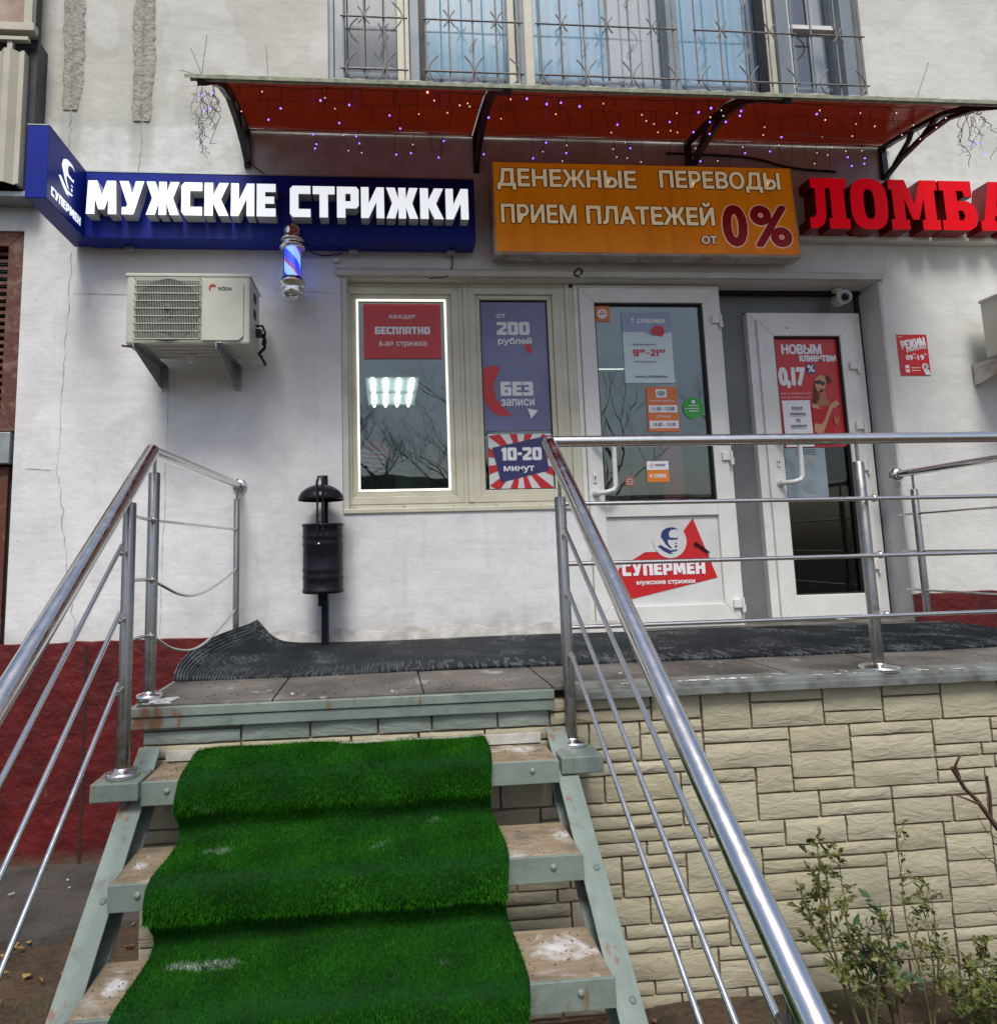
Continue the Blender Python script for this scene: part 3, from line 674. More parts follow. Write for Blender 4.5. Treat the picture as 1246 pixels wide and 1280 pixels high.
# --- PVC frames
def frame_ring(x0, x1, z0, z1, w, y0, y1, mb, wb=None):
    """mitred ring frame"""
    wb = wb or w
    O = [(x0, z0), (x1, z0), (x1, z1), (x0, z1)]; I = [(x0+w, z0+wb), (x1-w, z0+wb), (x1-w, z1-w), (x0+w, z1-w)]
    for k in range(4):
        a_, b_ = O[k], O[(k+1) % 4]; c_, d_ = I[(k+1) % 4], I[k]; P = (a_, b_, c_, d_)
        mb.add([(p[0], y0, p[1]) for p in P]+[(p[0], y1, p[1]) for p in P], [(0,1,2,3), (7,6,5,4), (0,4,5,1), (2,6,7,3), (1,5,6,2), (3,7,4,0)])
def window_unit(x0, x1, z0, z1, outer, sash, nm='window'):
    mb = MB(); frame_ring(x0, x1, z0, z1, outer, .07, .15, mb); f = emit(mb, nm, M['pvc_cream'], B, bevel=.003)
    mb = MB(); frame_ring(x0+outer, x1-outer, z0+outer, z1-outer, sash, .085, .14, mb); emit(mb, 'sash', M['pvc_cream'], f, bevel=.004)
    a_ = outer+sash; mb = MB(); frame_ring(x0+a_, x1-a_, z0+a_, z1-a_, .006, .088, .125, mb); emit(mb, 'seal', M['rubber_seal'], f)
    mb = MB(); mb.box(x0+a_+.004, x1-a_-.004, .105, .111, z0+a_+.004, z1-a_-.004); emit(mb, 'pane', M['glass'], f)
    return f
w1 = window_unit(-.225, .485, .765, 2.115, .045, .030); w2 = window_unit(.545, 1.125, .765, 2.115, .045, .030)
mb = MB(); frame_ring(-.148, .408, .842, 2.038, .013, .080, .0845, mb); emit(mb, 'light_strip', M['led'], w1)
mb = MB(); mb.box(.485, .512, .072, .15, .765, 2.115); mb.box(.512, .545, .064, .15, .765, 2.115); emit(mb, 'mullion', M['pvc_cream'], B, bevel=.004)
mb = MB(); mb.box(1.125, 1.16, .072, .15, .765, 2.115); mb.box(1.16, 1.19, .060, .15, .7, 2.14); mb.box(1.19, 1.217, .068, .15, FL, 2.14); emit(mb, 'mullion', M['pvc_cream'], B, bevel=.003)
mb = MB(); mb.box(-.225, 1.16, .075, .15, .722, .765); emit(mb, 'window_sill', M['pvc_cream'], B, bevel=.003)
mb = MB(); mb.box(-.232, 1.16, -.012, .075, .708, .735); emit(mb, 'window_sill', M['pvc_cream'], B, bevel=.004)
mb = MB()
for x in (-.17, .12, .42, .68, .95): mb.lathe([(.0, .003), (.006, .0025), (.007, 0)], (x, .075, .748), (0, -1, 0), 8)
emit(mb, 'screw_cap', M['box_metal'], B)['kind'] = 'stuff'
mb = MB(); mb.box(-.235, 1.22, .068, .15, 2.115, 2.142); emit(mb, 'frame_head', M['pvc_cream'], B)
# --- barbershop door
def door_handle(x, z0, z1, y, parent, s=1):
    mb = MB(); d = .075
    mb.tube([(x, y, z1), (x, y-.02, z1), (x+s*.02, y-d*.7, z1), (x+s*.05, y-d, z1-.004), (x+s*.085, y-d, z1-.015), (x+s*.10, y-d, z1-.04), (x+s*.10, y-d, z0+.04), (x+s*.085, y-d, z0+.015), (x+s*.05, y-d, z0+.004), (x+s*.02, y-d*.7, z0), (x, y-.02, z0), (x, y, z0)], .0145, 12)
    mb.lathe([(.024, 0), (.024, .008), (.018, .012)], (x, y, z0), (0, -1, 0), 14); mb.lathe([(.024, 0), (.024, .008), (.018, .012)], (x, y, z1), (0, -1, 0), 14)
    return emit(mb, 'handle', M['pvc'], parent)
def hinge(x, z, y, parent):
    mb = MB(); mb.box(x-.052, x-.004, y-.016, y, z-.028, z+.022); mb.tube([(x+.006, y-.012, z-.055), (x+.006, y-.012, z+.03)], .009, 10); mb.box(x+.012, x+.022, y-.012, y, z-.055, z-.01)
    return emit(mb, 'hinge', M['pvc'], parent, bevel=.002)
mb = MB(); frame_ring(1.217, 2.175, FL+.004, 2.135, .028, .062, .16, mb); D1 = emit(mb, 'door', M['pvc'], B, bevel=.003, label='barbershop door in white plastic with glass top and poster panel below')
mb = MB(); frame_ring(1.247, 2.145, FL+.035, 2.105, .095, .045, .115, mb, .105); mb.box(1.342, 2.05, .045, .115, .655, .745); emit(mb, 'door_leaf', M['pvc'], D1, bevel=.004)
mb = MB(); frame_ring(1.342, 2.05, .745, 2.01, .007, .052, .10, mb); emit(mb, 'seal', M['rubber_seal'], D1)
mb = MB(); mb.box(1.347, 2.045, .075, .081, .75, 2.005); emit(mb, 'pane', M['glass'], D1)
mb = MB(); mb.box(1.343, 2.049, .062, .08, .121, .654); emit(mb, 'door_panel', M['sign_white'], D1)
door_handle(1.285, .80, 1.12, .045, D1)
mb = MB(); mb.box(1.272, 1.296, .036, .045, .865, .925); emit(mb, 'keyhole_plate', M['pvc'], D1, bevel=.004)
mb = MB(); mb.lathe([(.006, 0), (.005, .002), (0, .0025)], (1.284, .036, .90), (0, -1, 0), 10); mb.box(1.2815, 1.2865, .034, .036, .88, .90); emit(mb, 'keyhole', M['black'], D1)
for z in (1.90, 1.02, .12): hinge(2.15, z, .045, D1)
# --- grey fixed panel beside and above the pawnshop door
mb = MB(); mb.box(2.175, 3.2, .19, .23, 2.0, 2.115); mb.box(2.175, 2.40, .19, .23, FL, 2.0); emit(mb, 'fixed_panel', M['grey_panel'], B)
mb = MB(); mb.box(2.175, 3.215, .15, .30, 2.115, 2.14); mb.box(3.19, 3.2155, .17, .3, FL, 2.115); emit(mb, 'foam_joint', M['dark'], B)
mb = MB(); frame_ring(2.40, 3.185, FL+.012, 1.985, .055, .145, .24, mb, .03); D2 = emit(mb, 'door', M['pvc'], B, bevel=.003, label='pawnshop door in white plastic with red poster in the glass')
mb = MB(); frame_ring(2.455, 3.13, FL+.03, 1.93, .108, .128, .20, mb, .135); emit(mb, 'door_leaf', M['pvc'], D2, bevel=.004)
mb = MB(); frame_ring(2.563, 3.022, .145, 1.822, .007, .135, .19, mb); emit(mb, 'seal', M['rubber_seal'], D2)
mb = MB(); mb.box(2.57, 3.015, .16, .166, .152, 1.815); emit(mb, 'pane', M['glass_dark'], D2)
door_handle(2.52, .85, 1.13, .128, D2)
mb = MB(); mb.box(2.507, 2.53, .119, .128, .955, 1.01); emit(mb, 'keyhole_plate', M['pvc'], D2, bevel=.004)
mb = MB(); mb.lathe([(.006, 0), (.005, .002), (0, .0025)], (2.5185, .119, .985), (0, -1, 0), 10); emit(mb, 'keyhole', M['black'], D2)
mb = MB(); mb.lathe([(.006, 0), (.005, .002), (0, .0025)], (2.66, .128, 1.875), (0, -1, 0), 10); emit(mb, 'screw_hole', M['black'], D2)
for z in (1.62, 1.22, .95, .32): hinge(3.115, z, .128, D2)
mb = MB(); mb.box(1.217, 3.215, -.01, .30, -.06, FL+.003); emit(mb, 'threshold', M['tile'], B)
mb = MB()
for i in range(26):
    x = 2.19+rnd.random()*.2; mb.ball((x, .17+rnd.uniform(-.01, .01), FL+.012), rnd.uniform(.006, .012), 6)
emit(mb, 'mounting_foam', M['leaf_dry'], B)['kind'] = 'stuff'
# --- rooms seen through the glass
mb = MB(); x0, x1, y0, y1, z0, z1 = -1.6, 3.36, .24, 6.5, FL, 2.5
mb.add([(x0,y0,z0),(x1,y0,z0),(x1,y1,z0),(x0,y1,z0),(x0,y0,z1),(x1,y0,z1),(x1,y1,z1),(x0,y1,z1)], [(4,5,6,7),(1,2,6,5),(2,3,7,6),(3,0,4,7)]); rm = emit(mb, 'room', M['room'], B, fixn=False)
mb = MB(); mb.add([(x0,y0,z0+.001),(x1,y0,z0+.001),(x1,y1,z0+.001),(x0,y1,z0+.001)], [(0,1,2,3)]); emit(mb, 'room_floor', M['room_floor'], rm)
mb = MB(); mb.box(x0, -.2, .16, .22, z0, z1); mb.box(-.2, 1.217, .16, .22, z0, .74); mb.box(1.125, 1.217, .16, .22, .74, 2.13); mb.box(-.2, 2.19, .16, .22, 2.13, z1); mb.box(.485, .56, .152, .22, .74, 2.13); emit(mb, 'inner_wall', M['room'], B)
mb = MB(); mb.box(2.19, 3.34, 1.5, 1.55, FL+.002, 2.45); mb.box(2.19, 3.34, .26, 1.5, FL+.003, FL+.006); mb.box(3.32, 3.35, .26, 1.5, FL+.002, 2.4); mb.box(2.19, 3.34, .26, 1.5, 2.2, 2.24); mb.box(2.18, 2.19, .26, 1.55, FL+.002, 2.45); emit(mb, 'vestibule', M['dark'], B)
mb = MB(); mb.box(.70, .78, 2.0, 2.08, FL+.002, 2.45); mb.box(-.75, -.45, 2.6, 2.7, FL+.002, 1.9); emit(mb, 'room_partition', M['counter'], B)
mb = MB(); mb.box(1.30, 2.17, 1.35, 1.4, FL+.002, 1.95); emit(mb, 'room_partition', simple('inner_beige_board', (.50, .48, .38), (.40, .38, .30), .7, ns=2), B)
mb = MB(); mb.box(2.02, 2.035, 1.32, 1.349, FL+.003, 1.95); emit(mb, 'partition_edge', M['dark'], B)
lt = thing('ceiling_light', 'ceiling light with four bright tubes glowing behind the shop window', 'light', (.15, 4.0, 2.4))
mb = MB(); mb.box(-.18, .43, 3.3, 4.7, 2.44, 2.48); emit(mb, 'lamp_tray', M['sign_white'], lt)
for i in range(4):
    for ya, yb_ in ((3.36, 3.95), (4.05, 4.64)):
        mb = MB(); mb.tube([(-.10+i*.15, ya, 2.42), (-.10+i*.15, yb_, 2.42)], .020, 8); emit(mb, 'tube', M['tube'], lt)
mb = MB(); mb.box(.09, .37, 1.4, 1.8, FL+.004, 1.22); cnt = emit(mb, 'reception_counter', M['counter'], None, bevel=.01); tag(cnt, 'pale block of a counter standing inside behind the large window', 'counter')
cl = thing('strip_lamp', 'thin bright strip lamp high inside the door glass', 'lamp', (2.4, 2.4, 2.2))
mb = MB(); mb.box(2.0, 3.1, 2.4, 2.44, 2.255, 2.267); emit(mb, 'lamp_strip', M['led'], cl)
mb = MB(); mb.box(2.0, 2.02, 2.41, 2.43, 2.27, 2.5); mb.box(3.05, 3.07, 2.41, 2.43, 2.27, 2.5); emit(mb, 'hanger', M['galv'], cl)

# --- loggia window above
def Xp(px): return -.26+(px-420)*.00548
zb, zt = 3.24, 5.35
fr = []
mb = MB(); mb.box(-.3, 3.3, .06, .2, 3.22, 3.30); LW = emit(mb, 'window', M['loggia_post'], B, label='glazed loggia window above the canopy with blue curtains')
for a_, b_ in ((411, 419), (419, 431), (508, 519), (636, 646), (824, 838), (966, 982), (1049, 1056), (1056, 1068)):
    mb = MB(); y_ = .05 if (b_-a_) > 9 else .03
    mb.box(Xp(a_), Xp(b_), y_, .17, 3.30, zt); emit(mb, 'frame_post', M['loggia_post'], LW, bevel=.004)
for a_, b_ in ((493, 507.5), (627, 635.5), (646.5, 658), (955, 965.5)):
    mb = MB(); mb.box(Xp(a_), Xp(b_), .08, .15, 3.30, zt); emit(mb, 'sash', M['pvc_cream'], LW, bevel=.004)
mb = MB(); mb.box(Xp(982.2), Xp(987), .08, .14, 3.30, zt); mb.box(Xp(987), Xp(1048.5), .08, .14, 4.00, 4.03); emit(mb, 'sash', M['pvc'], LW)
for a_, b_ in ((519.5, 527), (943.5, 954.5)):
    mb = MB(); mb.box(Xp(a_), Xp(b_), .09, .16, 3.30, zt); emit(mb, 'gap_cover', M['black'], LW)
for a_, b_ in ((431, 493), (527, 627), (658, 823), (838, 943), (987, 1049)):
    mb = MB(); mb.box(Xp(a_)+.002, Xp(b_)-.002, .11, .116, 3.30, zt); emit(mb, 'pane', M['glass_soft'], LW)
def curtain(xa, xb, y, mat, amp=.018, per=.09):
    mb = MB(); n_ = max(12, int((xb-xa)/.012)); vs = []
    for i in range(n_+1):
        x = xa+(xb-xa)*i/n_; yy = y+amp*math.sin(2*math.pi*(x/per+.25*math.sin(x*7)))
        vs += [(x, yy, 3.3), (x, yy, zt)]
    mb.add(vs, [(i*2, i*2+2, i*2+3, i*2+1) for i in range(n_)], True)
    return emit(mb, 'curtain', mat, LW, fixn=False)
curtain(Xp(431), Xp(493), .30, M['curtain_dim'], .01)
curtain(Xp(527), Xp(627), .20, M['curtain'], .012); curtain(Xp(659), Xp(760), .20, M['curtain'], .02, .11); curtain(Xp(760), Xp(824), .195, M['curtain_white'], .008, .16)
curtain(Xp(838), Xp(943), .20, M['curtain'], .014, .13); curtain(Xp(987), Xp(1030), .34, M['curtain_dim'], .01); curtain(Xp(1032), Xp(1050), .22, M['curtain_white'], .006)
mb = MB(); mb.box(-.28, 3.28, .165, .18, 3.60, 3.63); mb.box(-.28, 3.28, .165, .175, 3.66, 3.668); emit(mb, 'inner_rail', M['loggia_post'], LW)
mb = MB(); mb.box(-.3, 3.3, .45, .5, 3.2, 5.4); emit(mb, 'loggia_back', M['room'], B)
# --- left doorway and balcony recess
LD = None
mb = MB(); frame_ring(-3.2, -2.07, 1.22, 2.41, .09, .01, .12, mb); LD = emit(mb, 'window', M['brownpaint'], B, bevel=.004, label='old brown wooden window at the left edge')
mb = MB(); mb.box(-3.11, -2.16, .10, .11, 1.31, 2.32); emit(mb, 'pane', M['glass_dark'], LD)
mb = MB(); mb.box(-3.2, -2.07, .2, .24, 0, 2.41); emit(mb, 'window_back', M['dark'], LD)
mb = MB()
for i in range(22): mb.box(-3.1, -2.165, .055, .075, 1.34+i*.045, 1.36+i*.045)
emit(mb, 'louvre', M['brownpaint'], LD)
mb = MB(); mb.box(-3.2, -2.085, -.02, .18, 1.03, 1.21); emit(mb, 'window_ledge', M['galv'], LD, bevel=.006)
mb = MB(); mb.box(-3.2, -2.11, .03, .10, .0, 1.02); emit(mb, 'lower_panel', M['brownpaint'], LD, bevel=.004)
mb = MB(); mb.box(-2.11, -2.07, .05, .19, .0, 1.02); emit(mb, 'lower_jamb', M['dark'], LD)
mb = MB(); mb.box(-3.6, -2.03, .38, .41, 2.62, 5.4); emit(mb, 'recess_back', M['dark'], B)
BA = thing('balcony', 'balcony with cream corrugated cladding at the upper left edge', 'balcony', (-2.6, -.2, 2.5))
mb = MB(); n_ = 40; vs = []
for i in range(n_+1):
    x = -3.4+1.37*i/n_; k = i % 4; yy = -.15+(-.03 if k in (1, 2) else 0)
    vs += [(x, yy, 2.61), (x, yy, 3.43)]
mb.add(vs, [(i*2, i*2+2, i*2+3, i*2+1) for i in range(n_)]); mb.box(-2.05, -2.03, -.16, -.02, 2.61, 3.43); emit(mb, 'corrugated_panel', M['board_panel'], BA)
mb = MB(); mb.box(-3.4, -1.99, -.12, -.0, 2.555, 2.59); emit(mb, 'slab', M['galv'], BA, bevel=.005)
mb = MB(); mb.box(-3.4, -1.975, -.18, -.13, 3.545, 3.595); mb.box(-3.4, -2.01, -.17, -.14, 3.49, 3.515); mb.box(-2.13, -2.10, -.16, -.13, 3.43, 3.50); emit(mb, 'rail', M['board_panel'], BA, bevel=.003)
mb = MB(); mb.box(-2.03, -1.985, -.11, 0, 2.575, 3.545); mb.box(-3.4, -2.04, -.09, -.06, 2.575, 3.54); emit(mb, 'frame_dark', M['black_metal'], BA)
mb = MB(); mb.box(-3.4, -2.05, -.14, -.12, 3.60, 4.5); emit(mb, 'brown_board', simple('faded_brown_board', (.30, .20, .15), (.40, .32, .26), .8, ns=9), BA)
mb = MB(); mb.box(-2.05, -2.005, -.15, -.11, 3.60, 4.5); emit(mb, 'corner_post', M['board_panel'], BA)

# ================================================================== PORCH AND STONE WALL
P = thing('porch', 'raised concrete porch in front of the shop doors with tiled floor and grey green edge', 'porch', (1.2, -.7, GZ))
mb = MB(); mb.box(-.845, 3.30, -1.335, .0, -.2, FL-.014); emit(mb, 'slab', M['grout'], P)
mb = MB(); mb.box(-.845, -.80, -1.335, -.016, GZ, -.2); emit(mb, 'side_wall', M['wall_white'], P)
xs_ = [-.862, -.40, .13, .60, 1.07, 1.54, 2.02, 2.52, 3.02, 3.33]; ys_ = [-1.385, -1.02, -.55, -.05]
for i in range(len(xs_)-1):
    for j in range(3):
        mb = MB(); t = rnd.uniform(-.0015, .0015); mb.box(xs_[i]+.003, xs_[i+1]-.003, ys_[j]+.003, ys_[j+1]-.003, FL-.014, FL+t); emit(mb, 'tile', M['tile'], P, bevel=.002)
mb = MB(); mb.box(-.885, .60, -1.405, -1.386, -.058, FL-.006); mb.box(-.885, .60, -1.399, -1.380, -.098, -.061); emit(mb, 'edge_angle', M['green'], P, bevel=.003)
mb = MB(); mb.box(-.885, -.866, -1.379, 0, -.09, FL-.008); emit(mb, 'edge_angle', M['green'], P, bevel=.003)
mb = MB(); vs = []
for i in range(81):
    x = .66+2.7*i/80; e = rnd.uniform(-.003, .003)
    vs += [(x, -1.33, FL+.004), (x, -1.385+e, FL+.003), (x, -1.402, FL-.006+e*.5), (x, -1.404, FL-.018), (x, -1.418, FL-.020), (x, -1.42, FL-.042+e*.3), (x, -1.38, FL-.043)]
mb.add(vs, [(i*7+k, i*7+7+k, i*7+8+k, i*7+1+k) for i in range(80) for k in range(6)]); emit(mb, 'edge_trim', simple('weathered_edge_metal', (.16, .18, .17), (.08, .078, .07), .4, ns=12, amt=(.4, .65), bs=.4), P)
for (x, y) in ((-.34, -1.31), (.02, -1.34), (.92, -1.2)):
    mb = MB(); mb.lathe([(0, .006), (.009, .004), (.010, 0)], (x, y, FL), (0, 0, 1), 8); emit(mb, 'bolt', M['galv'], P)

SW = thing('stone_clad_wall', 'front wall of the porch clad in cream split stone of mixed block sizes', 'wall', (1.2, -1.36, GZ))
mb = MB(); mb.box(-.84, 3.30, -1.362, -1.336, GZ-.1, -.065); emit(mb, 'mortar_bed', M['mortar'], SW)
def stone(x0, x1, z0, z1, mat):
    g_ = .0042; x0 += g_; x1 -= g_; z0 += g_; z1 -= g_
    nx_ = max(3, min(7, int((x1-x0)/.06))); nz = 3 if (z1-z0) > .06 else 2
    base = -1.374; vs = []; mb = MB()
    for j in range(nz+1):
        for i in range(nx_+1):
            ed = i in (0, nx_) or j in (0, nz)
            jx = 0 if i in (0, nx_) else rnd.uniform(-.012, .012); jz = 0 if j in (0, nz) else rnd.uniform(-.008, .008)
            vs.append((x0+(x1-x0)*i/nx_+jx+(rnd.uniform(-.0015, .0015) if ed else 0), base-(rnd.uniform(0, .003) if ed else rnd.uniform(.005, .012)), z0+(z1-z0)*j/nz+jz+(rnd.uniform(-.0015, .0015) if ed else 0)))
    W_ = nx_+1
    fs = [(j*W_+i, j*W_+i+1, (j+1)*W_+i+1, (j+1)*W_+i) for j in range(nz) for i in range(nx_)]
    ring = [i for i in range(W_)]+[j*W_+nx_ for j in range(1, nz+1)]+[nz*W_+i for i in range(nx_-1, -1, -1)]+[j*W_ for j in range(nz-1, 0, -1)]
    L = len(ring); sv = [vs[k] for k in ring]+[(vs[k][0], -1.360, vs[k][2]) for k in ring]
    mb.add(vs, fs, True); mb.add(sv, [((k+1) % L, k, L+k, L+(k+1) % L) for k in range(L)], False); return emit(mb, 'stone', mat, SW, fixn=False)
# irregular ashlar packing on a small module
cw, ch = .0475, .0462; NX, NZ = 87, 23; occ = np.zeros((NZ, NX), bool); ztop = -.066
rs = random.Random(21); count = 0
for j in range(NZ):
    for i in range(NX):
        if occ[j, i]: continue
        run = 1
        while i+run < NX and not occ[j, i+run]: run += 1
        free = min(run, 14)
        h = rs.choice([1, 1, 1, 2, 2, 2, 3])
        if i < 30 and j < 2: h = min(h, 2-j); free = min(free, 30-i)
        w = rs.choice([4, 5, 6, 7, 8, 10, 12]) if h == 1 else rs.choice([3, 4, 5, 5, 6, 7]) if h == 2 else rs.choice([4, 5, 5, 6])
        w = min(w, free)
        if free-w <= 2 and free <= 13: w = free
        h = min(h, NZ-j)
        if w < 3: h = 1
        while h > 1 and occ[j:j+h, i:i+w].any(): h -= 1
        occ[j:j+h, i:i+w] = True; count += 1
        x0 = -.84+i*cw; z1 = ztop-j*ch
        if i < 30 and j < 2:
            stone(x0, x0+w*cw, z1-h*ch, z1, M['stone_green'])
        else: stone(x0, x0+w*cw, z1-h*ch, z1, M['stone'])
print('stones', count)

# ================================================================== STAIRS
ST = thing('metal_staircase', 'grey green metal staircase with worn board treads leading up to the porch', 'stairs', (-.1, -2.0, GZ))
RUN, RISE = .228, .192
def tr(k): return -1.572-RUN*(k-1), -.212-RISE*(k-1)   # nosing y, top z of tread k (1..5)
tread0 = front0 = None
for k in range(1, 6):
    ny_, tz = tr(k); yb_ = -1.385 if k == 1 else ny_+.222
    mb = MB(); vs = []; m_ = 26
    mb.box(-.768, .558, ny_+.006, yb_, tz-.022, tz-.004*rnd.random()); emit(mb, 'tread', M['tread'], ST, bevel=.003)
    mb = MB(); mb.box(-.77, .56, ny_-.006, ny_+.004, tz-.072, tz-.001); mb.box(-.77, .56, ny_+.004, ny_+.05, tz-.072, tz-.066); emit(mb, 'tread_angle', M['green'], ST, bevel=.002)
    for x in (-.69, .47):
        mb = MB(); mb.lathe([(0, .007), (.007, .006), (.010, .001), (.010, 0)], (x, ny_-.006, tz-.03), (0, -1, 0), 8); emit(mb, 'bolt', M['green'], ST)
mb = MB(); mb.box(-.755, .545, -1.394, -1.382, -.208, -.176); emit(mb, 'back_strip', simple('dirty_white_strip', (.55, .55, .50), (.38, .37, .33), .6, ns=20), ST)
for sx, lab in ((-.806, None), (.598, None)):
    mb = MB()
    s_ = RISE/RUN; y0_, y1_ = -1.40, -2.62; za, zb_ = -.155, -.155+s_*(y1_-y0_)
    hw = .036
    for (xa, xb, t0, t1) in ((sx-hw, sx+hw, 0, -.010), (sx-hw, sx+hw, -.135, -.145), ((sx+hw-.012) if sx > 0 else (sx-hw), (sx+hw) if sx > 0 else (sx-hw+.012), -.010, -.135)):
        mb.add([(xa, y0_, za+t0), (xb, y0_, za+t0), (xb, y1_, zb_+t0), (xa, y1_, zb_+t0), (xa, y0_, za+t1), (xb, y0_, za+t1), (xb, y1_, zb_+t1), (xa, y1_, zb_+t1)],
               [(0,1,2,3), (7,6,5,4), (0,4,5,1), (1,5,6,2), (2,6,7,3), (3,7,4,0)])
    emit(mb, 'stringer', M['green'], ST, bevel=.002)
    for t in (.3, .5, .68, .85):
        mb = MB(); y_ = y0_+(y1_-y0_)*t; mb.lathe([(0, .006), (.009, .004), (.010, 0)], (sx+rnd.uniform(-.012, .012), y_, za+(zb_-za)*t), (0, -.64, .77), 8); emit(mb, 'bolt', M['green'], ST)
# post brackets welded to the stringers
for (xa, xb, ya, yb_, zc) in ((-.915, -.77, -1.60, -1.47, -.205), (.575, .72, -1.55, -1.42, -.215)):
    mb = MB(); mb.box(xa, xb, ya, yb_, zc-.055, zc); emit(mb, 'post_bracket', M['green'], ST, bevel=.004)
mb = MB(); mb.box(.63, .74, -2.72, -2.6, -1.12, -1.06); emit(mb, 'post_bracket', M['green'], ST, bevel=.004)

# --- artificial grass runner
prof = [(-1.379, -.186), (-1.46, -.185), (-1.54, -.190), (-1.582, -.195), (-1.598, -.208), (-1.600, -.245), (-1.598, -.286), (-1.575, -.312), (-1.560, -.345), (-1.572, -.374), (-1.63, -.386), (-1.71, -.388),
        (-1.79, -.388), (-1.822, -.392), (-1.836, -.406), (-1.836, -.44), (-1.832, -.488), (-1.798, -.515), (-1.784, -.545), (-1.800, -.570), (-1.85, -.578), (-1.91, -.580), (-2.00, -.580), (-2.045, -.584), (-2.062, -.598), (-2.060, -.64), (-2.054, -.682),
        (-2.020, -.715), (-2.012, -.745), (-2.04, -.767), (-2.12, -.774), (-2.23, -.776), (-2.27, -.780), (-2.286, -.80), (-2.284, -.87), (-2.26, -.93), (-2.30, -.96), (-2.42, -.966), (-2.49, -.97), (-2.51, -1.0), (-2.515, -1.08), (-2.53, -1.10)]
PP = []
for i in range(len(prof)-1):
    for t in (0, .5): PP.append((prof[i][0]*(1-t)+prof[i+1][0]*t, prof[i][1]*(1-t)+prof[i+1][1]*t))
PP.append(prof[-1]); PP = np.array(PP)
nu = 40; rr = np.random.RandomState(5)
U = np.linspace(0, 1, nu+1)
xl = -.652+.010*np.sin(np.arange(len(PP))*.35); xr_ = .334+.006*np.sin(np.arange(len(PP))*.3+1)
gv = np.zeros((len(PP), nu+1, 3))
tang = np.gradient(PP, axis=0); tang /= np.linalg.norm(tang, axis=1)[:, None]
nrm = np.stack([-tang[:, 1]*-1*-1, tang[:, 0]], 1)*-1      # outward in (y,z)
nrm = np.where((nrm[:, 1:2] < 0) & (abs(nrm[:, 1:2]) > abs(nrm[:, 0:1])), -nrm, nrm); nrm = np.where((nrm[:, 0:1] > 0) & (abs(nrm[:, 0:1]) >= abs(nrm[:, 1:2])), -nrm, nrm)
for i in range(len(PP)):
    wv = .004*np.sin(U*7+i*.25)+.0025*np.sin(U*19+i*.6)+.003*np.sin(U*4-i*.4)
    gv[i, :, 0] = xl[i]+(xr_[i]-xl[i])*U
    gv[i, :, 1] = PP[i, 0]+nrm[i, 0]*(wv+.004); gv[i, :, 2] = PP[i, 1]+nrm[i, 1]*(wv+.004)
AG = thing('grass_runner', 'green artificial grass runner draped down the middle of the steps', 'carpet', (-.16, -1.9, -.6))
mb = MB(); W_ = nu+1
mb.add(gv.reshape(-1, 3).tolist(), [(i*W_+j, i*W_+j+1, (i+1)*W_+j+1, (i+1)*W_+j) for i in range(len(PP)-1) for j in range(nu)], True)
o = emit(mb, 'backing', M['turf_back'], AG, fixn=False); sdf = o.modifiers.new('thick', 'SOLIDIFY'); sdf.thickness = .008; sdf.offset = 0
# blades
seg = np.linalg.norm(np.diff(PP, axis=0), axis=1); cum = np.concatenate([[0], np.cumsum(seg)])
NB = 330000
s_ = rr.rand(NB)*cum[-1]; ii = np.clip(np.searchsorted(cum, s_)-1, 0, len(PP)-2); tt = (s_-cum[ii])/seg[ii]
u_ = rr.rand(NB); jf = u_*nu; jj = np.minimum(jf.astype(int), nu-1); tj = jf-jj
p00 = gv[ii, jj]; p01 = gv[ii, jj+1]; p10 = gv[ii+1, jj]; p11 = gv[ii+1, jj+1]
base = (p00*(1-tj)[:, None]+p01*tj[:, None])*(1-tt)[:, None]+(p10*(1-tj)[:, None]+p11*tj[:, None])*tt[:, None]
nn = nrm[ii]*(1-tt)[:, None]+nrm[ii+1]*tt[:, None]; nn /= np.linalg.norm(nn, axis=1)[:, None]
N3 = np.stack([np.zeros(NB), nn[:, 0], nn[:, 1]], 1)
tg = np.stack([np.zeros(NB), tang[ii, 0], tang[ii, 1]], 1)
ln = rr.uniform(.008, .016, NB)[:, None]
lean = rr.normal(0, .45, (NB, 1)); lx = rr.normal(0, .42, (NB, 1))
clump = (np.sin(base[:, 0]*31+base[:, 2]*17)+np.sin(base[:, 0]*13-base[:, 1]*29))[:, None]*.18
tip = base+ln*(N3+tg*(lean+clump+.25)+np.array([1, 0, 0])*lx)
ang = rr.rand(NB)*2*math.pi
side = (np.array([1, 0, 0])*np.cos(ang)[:, None]+tg*np.sin(ang)[:, None])*.00085
V = np.empty((NB*3, 3)); V[0::3] = base-side; V[1::3] = base+side; V[2::3] = tip
me = bpy.data.meshes.new('grass_blades'); me.vertices.add(NB*3); me.loops.add(NB*3); me.polygons.add(NB)
cc = np.array(WL[AG.name]); me.vertices.foreach_set('co', (V-cc).ravel())
me.loops.foreach_set('vertex_index', np.arange(NB*3, dtype=np.int32)); me.polygons.foreach_set('loop_start', np.arange(0, NB*3, 3, dtype=np.int32))
me.update(calc_edges=True); me.materials.append(M['turf'])
gb = bpy.data.objects.new('grass_blades', me); COL.objects.link(gb); gb.parent = AG; gb['kind'] = 'stuff'
